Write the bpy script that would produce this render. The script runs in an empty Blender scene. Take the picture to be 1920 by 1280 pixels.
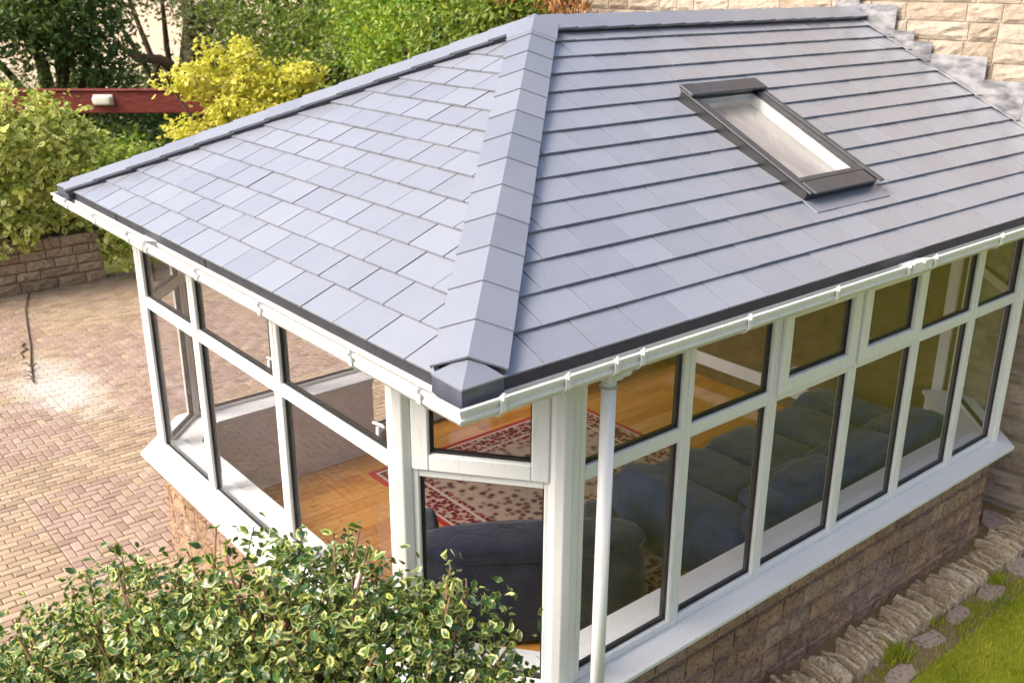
import bpy, bmesh, math, random
import numpy as np
from mathutils import Vector, Matrix

random.seed(7)
rng = np.random.default_rng(7)
S = bpy.context.scene
COL = S.collection
R = math.radians

# ------------------------------------------------------------------ camera
ZE = 2.9                                   # height of the slate edge at the eaves
CAMP = Vector((-2.1141, -2.8364, 1.5096 + ZE))
YAW, PITCH, ROLL, FPX = 0.8795, -0.3534, 0.0038, 1858.9
cf = Vector((math.cos(PITCH)*math.cos(YAW), math.cos(PITCH)*math.sin(YAW), math.sin(PITCH)))
cr = Vector((math.sin(YAW), -math.cos(YAW), 0)); cu = cr.cross(cf)
cr2 = math.cos(ROLL)*cr + math.sin(ROLL)*cu
cu2 = -math.sin(ROLL)*cr + math.cos(ROLL)*cu
cd = bpy.data.cameras.new('camera'); cam = bpy.data.objects.new('camera', cd); COL.objects.link(cam)
cam.matrix_world = Matrix(((cr2.x, cu2.x, -cf.x, CAMP.x), (cr2.y, cu2.y, -cf.y, CAMP.y), (cr2.z, cu2.z, -cf.z, CAMP.z), (0, 0, 0, 1)))
cd.sensor_fit = 'HORIZONTAL'; cd.sensor_width = 36; cd.lens = FPX/1920*36
cd.clip_start = 0.05; cd.clip_end = 2000
cd.dof.use_dof = True; cd.dof.focus_distance = 5.2; cd.dof.aperture_fstop = 3.2
S.camera = cam

# ------------------------------------------------------------------ light
SUN_EL, SUN_AZ = R(46), R(162)             # azimuth counted from +X towards +Y
w = bpy.data.worlds.new('World'); S.world = w; w.use_nodes = True
nt = w.node_tree; bg = nt.nodes['Background']
sky = nt.nodes.new('ShaderNodeTexSky'); sky.sky_type = 'NISHITA'; sky.sun_disc = False
sky.sun_elevation = SUN_EL; sky.sun_rotation = R(90) - SUN_AZ
sky.air_density = 0.75; sky.dust_density = 7.0; sky.ozone_density = 0.6
nt.links.new(sky.outputs[0], bg.inputs[0]); bg.inputs[1].default_value = 0.15
sl = bpy.data.lights.new('sun', 'SUN'); sl.energy = 1.2; sl.angle = R(28); sl.color = (1, .95, .87)
so = bpy.data.objects.new('sun', sl); COL.objects.link(so)
sd = Vector((math.cos(SUN_EL)*math.cos(SUN_AZ), math.cos(SUN_EL)*math.sin(SUN_AZ), math.sin(SUN_EL)))
so.rotation_euler = sd.to_track_quat('Z', 'Y').to_euler()
S.view_settings.view_transform = 'Standard'; S.view_settings.look = 'None'
S.view_settings.gamma = 1; S.view_settings.exposure = 1.25

# ------------------------------------------------------------------ helpers
class G:                                    # small node-graph helper
    def __init__(s, name):
        s.m = bpy.data.materials.new(name); s.m.use_nodes = True
        s.t = s.m.node_tree; s.b = s.t.nodes['Principled BSDF']; s.o = s.t.nodes['Material Output']
    def n(s, kind, **kw):
        x = s.t.nodes.new('ShaderNode' + kind)
        for k, v in kw.items():
            if k in x.inputs: x.inputs[k].default_value = v
            else: setattr(x, k, v)
        return x
    def l(s, a, b): s.t.links.new(a, b)
    def ramp(s, fac, stops):
        r = s.n('ValToRGB'); e = r.color_ramp.elements
        while len(e) < len(stops): e.new(.5)
        for i, (p, c) in enumerate(stops): e[i].position = p; e[i].color = (*c, 1)
        s.l(fac, r.inputs[0]); return r.outputs[0]
    def noise(s, scale, detail=4, co=None, rough=.55):
        x = s.n('TexNoise'); x.inputs['Scale'].default_value = scale; x.inputs['Detail'].default_value = detail
        x.inputs['Roughness'].default_value = rough
        if co is not None: s.l(co, x.inputs['Vector'])
        return x.outputs['Fac']
    def pos(s, scale=None):
        g = s.n('NewGeometry').outputs['Position']
        if scale:
            m = s.n('Mapping'); m.inputs['Scale'].default_value = scale; s.l(g, m.inputs['Vector']); return m.outputs[0]
        return g
    def attr(s, nm): 
        a = s.n('Attribute'); a.attribute_name = nm; return a.outputs['Fac']
    def math(s, op, a, b=None, c=None):
        m = s.n('Math'); m.operation = op
        for i, v in enumerate((a, b, c)):
            if v is None: continue
            if isinstance(v, (int, float)): m.inputs[i].default_value = v
            else: s.l(v, m.inputs[i])
        return m.outputs[0]
    def mix(s, f, a, b, mode='MIX'):
        m = s.n('Mix'); m.data_type = 'RGBA'; m.blend_type = mode
        for i, v in ((0, f), (6, a), (7, b)):
            if isinstance(v, (int, float)): m.inputs[i].default_value = v
            elif isinstance(v, tuple): m.inputs[i].default_value = (*v, 1)
            else: s.l(v, m.inputs[i])
        return m.outputs[2]
    def bump(s, h, strength=.3, dist=.01):
        b = s.n('Bump'); b.inputs['Strength'].default_value = strength; b.inputs['Distance'].default_value = dist
        s.l(h, b.inputs['Height']); s.l(b.outputs[0], s.b.inputs['Normal'])
    def set(s, col=None, rough=.5, spec=.5, metal=0):
        if col is not None:
            if isinstance(col, tuple): s.b.inputs['Base Color'].default_value = (*col, 1)
            else: s.l(col, s.b.inputs['Base Color'])
        if isinstance(rough, (int, float)): s.b.inputs['Roughness'].default_value = rough
        else: s.l(rough, s.b.inputs['Roughness'])
        s.b.inputs['Specular IOR Level'].default_value = spec; s.b.inputs['Metallic'].default_value = metal
        return s.m

class MB:                                   # collects shapes, builds ONE mesh object
    def __init__(s): s.v = []; s.f = []; s.a = {}
    def add(s, vs, fs):
        o = len(s.v); s.v.extend([tuple(v) for v in vs]); s.f.extend([tuple(i+o for i in f) for f in fs]); return s
    def box(s, a, b, M=None):
        x0, y0, z0 = a; x1, y1, z1 = b
        vs = [(x0,y0,z0),(x1,y0,z0),(x1,y1,z0),(x0,y1,z0),(x0,y0,z1),(x1,y0,z1),(x1,y1,z1),(x0,y1,z1)]
        if M is not None: vs = [M @ Vector(v) for v in vs]
        return s.add(vs, [(0,3,2,1),(4,5,6,7),(0,1,5,4),(1,2,6,5),(2,3,7,6),(3,0,4,7)])
    def prism(s, poly, h0, h1, f=None):     # poly: 2-D points (ccw), extruded from h0 to h1; f maps (u,v,h)
        n = len(poly); f = f or (lambda u, v, h: (u, v, h))
        g = lambda h, u, v: h(u, v) if callable(h) else h
        vs = [f(u, v, g(h0, u, v)) for u, v in poly] + [f(u, v, g(h1, u, v)) for u, v in poly]
        return s.add(vs, [tuple(range(n-1, -1, -1)), tuple(range(n, 2*n))] + [(i, (i+1) % n, n+(i+1) % n, n+i) for i in range(n)])
    def tube(s, pts, rad, n=6, cap=True):
        pts = [Vector(p) for p in pts]; rad = [rad]*len(pts) if isinstance(rad, (int, float)) else rad
        vs = []; up = Vector((0, 0, 1))
        for i, p in enumerate(pts):
            d = (pts[min(i+1, len(pts)-1)] - pts[max(i-1, 0)]).normalized()
            a = d.cross(up if abs(d.z) < .95 else Vector((1, 0, 0))).normalized(); b = d.cross(a)
            for k in range(n):
                t = 2*math.pi*k/n; vs.append(p + (a*math.cos(t) + b*math.sin(t))*rad[i])
        fs = [(i*n+k, i*n+(k+1) % n, (i+1)*n+(k+1) % n, (i+1)*n+k) for i in range(len(pts)-1) for k in range(n)]
        if cap: fs += [tuple(range(n-1, -1, -1)), tuple(range((len(pts)-1)*n, len(pts)*n))]
        fs = [tuple(reversed(q)) for q in fs]
        return s.add(vs, fs)
    def build(s, name, mat, parent=None, loc=None, rz=0, M=None, bevel=0, smooth=False, seg=1, fix=False):
        me = bpy.data.meshes.new(name); me.from_pydata(s.v, [], s.f)
        if bevel or fix:
            bm = bmesh.new(); bm.from_mesh(me)
            if fix: bmesh.ops.recalc_face_normals(bm, faces=bm.faces)
            if bevel: bmesh.ops.bevel(bm, geom=[e for e in bm.edges if len(e.link_faces) == 2 and e.calc_face_angle(0) > .4], offset=bevel, segments=seg, affect='EDGES', clamp_overlap=True)
            bm.to_mesh(me); bm.free()
        if smooth: me.polygons.foreach_set('use_smooth', [True]*len(me.polygons))
        me.materials.append(mat); me.update()
        o = bpy.data.objects.new(name, me); COL.objects.link(o)
        if parent: o.parent = parent
        if M is not None: o.matrix_basis = M
        else:
            if loc is not None: o.location = loc
            if rz: o.rotation_euler = (0, 0, rz)
        return o

def fattr(o, name, val):                    # constant or per-vertex float attribute
    n = len(o.data.vertices); a = o.data.attributes.new(name, 'FLOAT', 'POINT')
    a.data.foreach_set('value', np.full(n, val, dtype=np.float32) if np.isscalar(val) else np.asarray(val, dtype=np.float32))
def tag(o, label=None, cat=None, group=None, kind=None):
    if label: o['label'] = label
    if cat: o['category'] = cat
    if group: o['group'] = group
    if kind: o['kind'] = kind
    return o
def empty(name, loc=(0, 0, 0), rz=0, parent=None):
    o = bpy.data.objects.new(name, None); COL.objects.link(o); o.location = loc; o.rotation_euler = (0, 0, rz)
    o.empty_display_size = .2
    if parent: o.parent = parent
    return o
def clip(poly, a, b, c):                    # keep a*u + b*v <= c
    out = []
    for i in range(len(poly)):
        p, q = poly[i], poly[(i+1) % len(poly)]
        dp, dq = a*p[0]+b*p[1]-c, a*q[0]+b*q[1]-c
        if dp <= 0: out.append(p)
        if dp*dq < 0:
            t = dp/(dp-dq); out.append((p[0]+(q[0]-p[0])*t, p[1]+(q[1]-p[1])*t))
    return out
def parea(poly): return abs(sum(poly[i][0]*poly[(i+1) % len(poly)][1]-poly[(i+1) % len(poly)][0]*poly[i][1] for i in range(len(poly))))/2 if len(poly) > 2 else 0

# ------------------------------------------------------------------ materials
def m_slate(name, base, rough=.27, var=.22):
    g = G(name); p = g.pos()
    t = g.attr('tint'); n = g.noise(9, 5, p); fine = g.noise(160, 3, p); big = g.noise(1.3, 5, p, .65)
    v = g.math('ADD', g.math('MULTIPLY', t, var), g.math('MULTIPLY', n, .25))
    c = g.ramp(v, [(.0, tuple(x*.80 for x in base)), (.75, tuple(x*1.18 for x in base))])
    c = g.mix(g.ramp(big, [(.45, (0, 0, 0)), (.85, (.22, .22, .22))]), c, (.28, .285, .285))
    c = g.mix(g.math('MULTIPLY', g.math('GREATER_THAN', g.noise(75, 2, p, .4), .74), .25), c, tuple(min(1, x*2) for x in base))
    g.bump(g.math('ADD', fine, g.math('MULTIPLY', g.noise(30, 4, p), .8)), .12, .004)
    return g.set(c, g.math('ADD', g.math('MULTIPLY', t, .12), rough-.04), 1.0)
SLATE = m_slate('slate', (.215, .233, .275))
CAP = m_slate('ridge_cap_slate', (.18, .198, .24), .36, .2)
g = G('dark_eave_trim'); DARK = g.set(g.ramp(g.noise(14, 4, g.pos()), [(.3, (.028, .028, .036)), (.7, (.045, .045, .056))]), .5)
g = G('navy_plastic'); NAVYP = g.set(g.ramp(g.noise(14, 4, g.pos()), [(.3, (.05, .054, .078)), (.7, (.075, .08, .108))]), .4)
def m_upvc(name, base, rough=.3):
    g = G(name); p = g.pos(); n = g.noise(5, 5, p); s = g.noise(40, 3, g.pos((1, 1, .12)))
    c = g.mix(g.math('MULTIPLY', g.math('SUBTRACT', n, .35), .35), base, tuple(x*y for x, y in zip(base, (.88, .87, .8))))
    c = g.mix(g.math('MULTIPLY', g.math('GREATER_THAN', s, .62), .16), c, (.36, .34, .27))
    return g.set(c, rough, .5)
UPVC = m_upvc('white_upvc', (.69, .70, .69)); GUT = m_upvc('white_gutter', (.66, .67, .64), .35)
g = G('rubber_gasket'); GASK = g.set((.012, .012, .013), .5)
def m_glass():
    g = G('window_glass'); t = g.t; t.nodes.remove(g.b)
    tr = g.n('BsdfTransparent'); tr.inputs[0].default_value = (.95, .955, .965, 1)
    gl = g.n('BsdfGlossy'); gl.inputs['Roughness'].default_value = .0; gl.inputs[0].default_value = (1, 1, 1, 1)
    wv = g.n('Bump'); wv.inputs['Strength'].default_value = .02; wv.inputs['Distance'].default_value = .01
    g.l(g.noise(2.2, 1, g.pos()), wv.inputs['Height']); g.l(wv.outputs[0], gl.inputs['Normal'])
    fr = g.n('Fresnel'); fr.inputs[0].default_value = 1.5
    bf = g.n('NewGeometry').outputs['Backfacing']
    f = g.math('MULTIPLY', g.math('MULTIPLY', fr.outputs[0], .8), g.math('SUBTRACT', 1, bf))
    f = g.math('MINIMUM', f, 1)
    m = g.n('MixShader'); g.l(f, m.inputs[0]); g.l(tr.outputs[0], m.inputs[1]); g.l(gl.outputs[0], m.inputs[2])
    g.l(m.outputs[0], g.o.inputs[0]); return g.m
GLASS = m_glass()
def m_stone(name, cols, scale=14, bump=.6, rough=.9, speck=.75):
    g = G(name); p = g.pos(); t = g.attr('tint')
    n = g.noise(scale, 6, p, .65)
    c = g.ramp(g.math('ADD', g.math('MULTIPLY', t, .65), g.math('MULTIPLY', n, .35)), [(i/(len(cols)-1)*.8+.1, c) for i, c in enumerate(cols)])
    c = g.mix(g.ramp(g.noise(scale*2.6, 5, p, .7), [(.50, (0, 0, 0)), (.62, (speck,)*3)]), c, tuple(x*.30 for x in cols[0]))
    c = g.mix(g.ramp(g.noise(scale*.5, 3, p), [(.5, (0, 0, 0)), (.7, (.45, .45, .45))]), c, cols[-1])
    g.bump(g.math('ADD', n, g.math('MULTIPLY', g.noise(scale*5, 5, p), .6)), bump, .02)
    return g.set(c, rough, .2)
STONE = m_stone('dwarf_wall_stone', [(.20, .135, .095), (.31, .20, .13), (.39, .25, .155), (.30, .215, .165), (.48, .34, .215)], 14, .6, .9, .7)
HSTONE = m_stone('house_stone', [(.26, .21, .155), (.32, .26, .195), (.36, .30, .235), (.40, .345, .28)], 9, .6, .9, .3)
GSTONE = m_stone('garden_stone', [(.22, .16, .105), (.34, .25, .165), (.40, .30, .20), (.46, .37, .26)])
ESTONE = m_stone('edging_stone', [(.30, .23, .15), (.45, .36, .23), (.54, .44, .30), (.60, .51, .38)], 22, .9)
FLAG = m_stone('flagstone', [(.26, .20, .165), (.33, .26, .21), (.36, .29, .25)], 16, .4)
g = G('mortar'); MORT = g.set(g.ramp(g.noise(40, 5, g.pos()), [(.3, (.36, .31, .25)), (.7, (.44, .39, .32))]), .95, .1)
g = G('dark_mortar'); DMORT = g.set(g.ramp(g.noise(30, 5, g.pos()), [(.3, (.14, .10, .07)), (.7, (.24, .18, .12))]), .95, .1)
def m_lead():
    g = G('lead_flashing'); p = g.pos()
    n = g.noise(5, 5, g.pos((1, 1, 2.5)), .6)
    c = g.ramp(g.math('ADD', n, g.math('MULTIPLY', g.attr('tint'), .14)), [(.36, (.05, .055, .075)), (.50, (.14, .145, .16)), (.68, (.30, .30, .31))])
    g.bump(g.noise(12, 4, p), .5, .02); return g.set(c, .42, .5, .25)
LEAD = m_lead()
def m_paver():
    g = G('block_paver'); p = g.pos(); t = g.attr('tint'); pk = g.attr('pink')
    tan = g.ramp(t, [(0, (.24, .175, .115)), (.5, (.31, .232, .155)), (1, (.355, .275, .19))])
    pin = g.ramp(t, [(0, (.225, .155, .12)), (.5, (.28, .20, .158)), (1, (.315, .235, .19))])
    c = g.mix(pk, tan, pin)
    c = g.mix(g.ramp(g.noise(60, 4, p), [(.5, (0, 0, 0)), (.75, (.35, .35, .35))]), c, (.22, .16, .11))
    c = g.mix(g.ramp(g.noise(.55, 4, p), [(.52, (0, 0, 0)), (.72, (.30, .30, .30))]), c, (.30, .22, .12))
    # wet sky glare on the paving, painted into the colour as a pale oval
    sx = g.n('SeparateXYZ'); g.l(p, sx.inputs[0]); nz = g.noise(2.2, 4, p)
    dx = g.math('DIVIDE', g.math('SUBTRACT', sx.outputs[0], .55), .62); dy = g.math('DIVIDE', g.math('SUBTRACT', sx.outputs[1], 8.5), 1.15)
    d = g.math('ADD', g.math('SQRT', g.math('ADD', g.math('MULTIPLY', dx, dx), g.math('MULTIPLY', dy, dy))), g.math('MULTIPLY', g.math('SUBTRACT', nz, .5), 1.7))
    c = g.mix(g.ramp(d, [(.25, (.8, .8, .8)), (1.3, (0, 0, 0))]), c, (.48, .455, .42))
    g.bump(g.noise(120, 4, p), .35, .006)
    return g.set(c, .75, .4)
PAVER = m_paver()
g = G('joint_sand'); SAND = g.set(g.ramp(g.noise(25, 5, g.pos()), [(.3, (.13, .09, .055)), (.7, (.22, .155, .09))]), 1, .1)
g = G('pine_plank'); p_ = g.pos((1.2, 16, 1)); wv = g.noise(3.2, 6, p_, .6)
c_ = g.ramp(g.math('ADD', g.math('MULTIPLY', wv, .7), g.math('MULTIPLY', g.attr('tint'), .3)), [(.25, (.38, .14, .022)), (.5, (.54, .24, .045)), (.75, (.64, .33, .09))])
c_ = g.mix(g.ramp(g.noise(7, 1, g.pos((1, 1.6, 1))), [(.72, (0, 0, 0)), (.78, (.8, .8, .8))]), c_, (.09, .035, .012))
WOOD = g.set(c_, .08, 1.0)
g = G('plaster'); PLAST = g.set(g.ramp(g.noise(6, 4, g.pos()), [(.3, (.70, .66, .62)), (.7, (.76, .72, .68))]), .8, .2)
def m_sofa(name, a, b):
    g = G(name); p = g.pos(); n = g.noise(5, 4, p)
    cr_ = g.math('ABSOLUTE', g.math('SUBTRACT', g.noise(7, 2, g.pos((1, 1, 1.6))), .5)); g.bump(g.math('ADD', g.math('MULTIPLY', g.noise(140, 3, p), .3), g.math('MULTIPLY', g.math('MINIMUM', cr_, .07), 14)), .2, .02)
    g.b.inputs['Sheen Weight'].default_value = .2
    return g.set(g.ramp(n, [(.3, a), (.7, b)]), .9, .15)
SOFA = m_sofa('sofa_fabric', (.013, .021, .062), (.042, .062, .155)); NAVY = m_sofa('navy_fabric', (.010, .012, .026), (.024, .029, .054))
def m_rug():
    g = G('patterned_rug'); tc = g.n('TexCoord').outputs['Object']; sx = g.n('SeparateXYZ'); g.l(tc, sx.inputs[0])
    ax = g.math('SUBTRACT', 1.27, g.math('ABSOLUTE', sx.outputs[0])); ay = g.math('SUBTRACT', 1.5, g.math('ABSOLUTE', sx.outputs[1]))
    d = g.math('MINIMUM', ax, ay)
    v = g.n('TexVoronoi'); v.inputs['Scale'].default_value = 24; g.l(tc, v.inputs['Vector'])
    v2 = g.n('TexVoronoi'); v2.inputs['Scale'].default_value = 13; g.l(tc, v2.inputs['Vector'])
    n = g.noise(15, 5, tc, .7)
    field = g.ramp(g.math('ADD', g.math('MULTIPLY', v2.outputs['Distance'], .6), g.math('MULTIPLY', n, .5)), [(.36, (.10, .055, .045)), (.46, (.23, .15, .11)), (.53, (.38, .28, .21)), (.8, (.44, .34, .26))])
    bord = g.ramp(g.math('ADD', g.math('MULTIPLY', v.outputs['Distance'], .8), g.math('MULTIPLY', n, .35)), [(.38, (.035, .022, .025)), (.5, (.22, .03, .032)), (.62, (.28, .07, .06)), (.70, (.40, .31, .24))])
    c = g.mix(g.math('LESS_THAN', d, .36), field, bord)
    ln = g.math('LESS_THAN', g.math('ABSOLUTE', g.math('SUBTRACT', g.math('PINGPONG', d, .18), .06)), .014)
    c = g.mix(g.math('MULTIPLY', ln, g.math('LESS_THAN', d, .40)), c, (.50, .42, .33))
    c = g.mix(g.math('LESS_THAN', d, .05), c, (.36, .03, .03))
    return g.set(c, .95, .1)
RUG = m_rug()
def m_leaf(name, stops, edge=None, rough=.45, trans=.25, spec=.4, lo=.62):
    g = G(name); t = g.attr('tint'); c = g.ramp(t, stops)
    if edge is not None:
        e = g.math('ADD', g.attr('edge'), g.math('MULTIPLY', g.math('SUBTRACT', g.noise(55, 3, g.pos()), .5), .6))
        e = g.math('ADD', e, g.math('MULTIPLY', g.math('SUBTRACT', g.attr('varieg'), .5), .9))
        c = g.mix(g.ramp(e, [(lo-.06, (0, 0, 0)), (lo+.06, (1, 1, 1))]), c, g.ramp(g.attr('tint'), edge))
    g.set(c, rough, spec)
    if trans:
        tl = g.n('BsdfTranslucent'); g.l(g.mix(.25, c, (.5, .6, .05), 'MIX'), tl.inputs[0])
        m = g.n('MixShader'); m.inputs[0].default_value = trans
        g.l(g.b.outputs[0], m.inputs[1]); g.l(tl.outputs[0], m.inputs[2]); g.l(m.outputs[0], g.o.inputs[0])
    return g.m
L_HOLLY = m_leaf('variegated_holly_leaf', [(0, (.012, .042, .014)), (.5, (.030, .085, .020)), (1, (.11, .19, .03))], [(0, (.28, .33, .05)), (.6, (.42, .44, .11)), (1, (.56, .54, .26))], .3, .15, .55)
L_GREEN = m_leaf('green_holly_leaf', [(0, (.018, .07, .018)), (.6, (.035, .14, .025)), (1, (.08, .22, .035))], None, .3, .2, .6)
L_IVY = m_leaf('variegated_ivy_leaf', [(0, (.07, .14, .015)), (.5, (.20, .29, .03)), (1, (.40, .45, .08))], [(0, (.66, .70, .12)), (1, (.86, .86, .36))], .4, .25, .5, .56)
L_YEL = m_leaf('golden_acer_leaf', [(0, (.42, .42, .03)), (.5, (.66, .62, .08)), (.85, (.78, .73, .18)), (1, (.76, .60, .32))], None, .5, .42)
L_DARK = m_leaf('dark_tree_leaf', [(0, (.03, .065, .012)), (.6, (.085, .15, .03)), (1, (.20, .26, .06))], None, .5, .25)
L_OAK = m_leaf('oak_leaf', [(0, (.045, .07, .022)), (.6, (.12, .16, .05)), (1, (.24, .27, .10))], None, .5, .25)
L_MID = m_leaf('mid_tree_leaf', [(0, (.05, .11, .01)), (.5, (.13, .20, .02)), (1, (.30, .34, .05))], None, .5, .3)
L_LIME = m_leaf('lime_leaf', [(0, (.04, .12, .008)), (.5, (.15, .27, .015)), (1, (.42, .46, .04))], None, .5, .3)
L_COP = m_leaf('copper_leaf', [(0, (.16, .06, .02)), (.5, (.36, .15, .05)), (1, (.58, .30, .13))], None, .6, .25)
L_PALE = m_leaf('pale_broom_leaf', [(0, (.10, .17, .04)), (.5, (.20, .28, .07)), (1, (.36, .42, .14))], None, .5, .3)
L_GRASS = m_leaf('grass_blade', [(0, (.11, .19, .008)), (.45, (.28, .34, .018)), (.8, (.46, .48, .05)), (1, (.54, .47, .16))], None, .55, .3)
g = G('bark'); BARK = g.set(g.ramp(g.noise(30, 5, g.pos((1, 1, .3))), [(.3, (.035, .022, .014)), (.7, (.10, .07, .045))]), .9, .2)
g = G('twig_bark'); TWIG = g.set(g.ramp(g.noise(60, 4, g.pos((1, 1, .3))), [(.3, (.11, .06, .035)), (.7, (.24, .15, .085))]), .8, .2)
g = G('red_stained_timber'); REDT = g.set(g.ramp(g.noise(6, 6, g.pos((1, 1, 8))), [(.3, (.085, .016, .013)), (.55, (.16, .026, .02)), (.8, (.24, .07, .04))]), .6, .3)
g = G('cream_plastic'); CREAM = g.set((.62, .61, .52), .4)
g = G('black_metal'); BLACK = g.set((.012, .013, .016), .38, .5)
g = G('grey_metal'); GREYM = g.set(g.ramp(g.noise(9, 3, g.pos()), [(.3, (.032, .034, .040)), (.7, (.05, .052, .06))]), .35, .5)
g = G('soil'); SOIL = g.set(g.ramp(g.noise(9, 6, g.pos(), .7), [(.3, (.05, .045, .02)), (.55, (.09, .10, .025)), (.75, (.12, .09, .05))]), 1, .1); 
g = G('lawn_ground'); n_ = g.noise(3, 6, g.pos(), .7); g.bump(g.noise(90, 5, g.pos()), 1, .03)
LAWN = g.set(g.ramp(n_, [(.3, (.17, .20, .016)), (.5, (.28, .31, .025)), (.7, (.38, .36, .06))]), .95, .1)
g = G('path_earth'); g.bump(g.noise(60, 5, g.pos()), .8, .02); EARTH = g.set(g.ramp(g.noise(8, 6, g.pos(), .7), [(.3, (.15, .10, .06)), (.5, (.23, .165, .10)), (.62, (.14, .15, .03)), (.75, (.25, .19, .12))]), 1, .1)
g = G('straw_field'); FIELD = g.set(g.ramp(g.noise(.25, 6, g.pos(), .6), [(.3, (.40, .31, .21)), (.7, (.54, .44, .32))]), 1, .1)

# ------------------------------------------------------------------ ground
def sheet(name, x0, y0, x1, y1, z, mat, n=1):
    b = MB(); b.add([(x0, y0, z), (x1, y0, z), (x1, y1, z), (x0, y1, z)], [(0, 1, 2, 3)])
    return tag(b.build(name, mat), kind='structure')
sheet('ground', -400, -400, 400, 600, -.06, SOIL)
sheet('field', -300, 34, 320, 500, -.02, FIELD)
lawn = sheet('lawn', .9, -14, 30, -.36, 0, LAWN)
path = sheet('path', .9, -.36, 6.2, .9, -.008, EARTH)

# ------------------------------------------------------------------ conservatory
cons = tag(empty('conservatory'), 'white framed conservatory with blue-grey slate hipped roof on a stone dwarf wall', 'conservatory')
W, A, TN = 4.87, 2.435, .487
CO = 1/math.hypot(1, TN); SI = TN*CO
H = A*TN; VM = A/CO; XH = 6.2
EXP, TW = .19, .295
# slope frames: (u, v, n) -> local conservatory coordinates
MR = Matrix(((1, 0, 0, 0), (0, CO, -SI, 0), (0, SI, CO, ZE), (0, 0, 0, 1)))
ML = Matrix(((0, CO, -SI, 0), (-1, 0, 0, W), (0, SI, CO, ZE), (0, 0, 0, 1)))
SK = (2.86, .565, 3.60, 1.70)                # roof window: u0, v0, u1, v1
def hole(poly, r):                          # polygon minus rectangle, as convex pieces
    u0, v0, u1, v1 = r; out = []
    out.append(clip(poly, 1, 0, u0)); out.append(clip(poly, -1, 0, -u1))
    mid = clip(clip(poly, -1, 0, -u0), 1, 0, u1)
    out.append(clip(mid, 0, 1, v0)); out.append(clip(mid, 0, -1, -v1))
    return [q for q in out if parea(q) > 1e-5]
def slope(name, M, limits, ujoint, umin, umax, skip=None, gap=.0032):
    deck = MB()
    poly = [(umin, 0), (umax, 0), (umax, VM), (umin, VM)]
    for L in limits: poly = clip(poly, *L)
    for q in (hole(poly, (skip[0]+.06, skip[1]+.06, skip[2]-.06, skip[3]-.06)) if skip else [poly]): deck.prism(q, -.10, 0)
    d = deck.build(name, DARK, cons, M=M, fix=True)
    k = 0
    while k*EXP < VM:
        v0, v1 = k*EXP - (.012 if k == 0 else 0), min((k+1)*EXP+.045, VM)
        off = ujoint + (TW/2 if k % 2 else 0)
        i0 = int((umin-off)/TW)-2
        for i in range(i0, int((umax-off)/TW)+2):
            a, b = off+i*TW+gap, off+(i+1)*TW-gap
            q = [(a, v0), (b, v0), (b, v1), (a, v1)]
            for L in limits: q = clip(q, *L)
            q = clip(clip(q, -1, 0, -umin), 1, 0, umax)
            qs = hole(q, skip) if skip and parea(q) > 0 else [q]
            qs = [x for x in qs if parea(x) > 4e-4]
            if not qs: continue
            s = MB(); dz = random.uniform(-.0012, .0012); tl = random.uniform(-.002, .002); uc = (a+b)/2; kk = k*EXP
            tp = lambda u, v: .033+dz+tl*(u-uc)/TW-.078*(v-kk)
            for x in qs: s.prism(x, lambda u, v: tp(u, v)-.0125, tp)
            fattr(s.build('slate', SLATE, d, fix=True), 'tint', random.random())
        k += 1
    return d
slope('roof_slope', MR, [(-1, CO, -.03)], .3892, 0, XH-.01, SK)
slope('roof_slope', ML, [(-1, CO, -.03), (1, CO, W-.03)], W-.3819, 0, W, gap=.0042)
# rear slope: turned away from the photograph, its slates stay one piece
MBk = Matrix(((-1, 0, 0, XH), (0, -CO, SI, W), (0, SI, CO, ZE), (0, 0, 0, 1)))
b = MB(); q = [(.01, 0), (XH, 0), (XH, VM), (.01, VM)]; q = clip(q, 1, CO, XH-.03); b.prism(q, -.10, 0)
rear = b.build('roof_slope', DARK, cons, M=MBk, fix=True)
b = MB(); tints = []
for k in range(15):
    i = -1
    while i*TW < XH:
        a = i*TW + (TW/2 if k % 2 else 0); q = [(a+.002, k*EXP), (a+TW-.002, k*EXP), (a+TW-.002, min(VM, k*EXP+.235)), (a+.002, min(VM, k*EXP+.235))]
        q = clip(clip(q, 1, CO, XH-.03), -1, 0, -.01)
        if parea(q) > 4e-4:
            n0 = len(b.v); b.prism(q, lambda u, v: .0195-.07*(v-k*EXP), lambda u, v: .031-.07*(v-k*EXP)); tints += [random.random()]*(len(b.v)-n0)
        i += 1
o = b.build('slates', SLATE, rear); tag(o, kind='stuff'); fattr(o, 'tint', tints)

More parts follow.
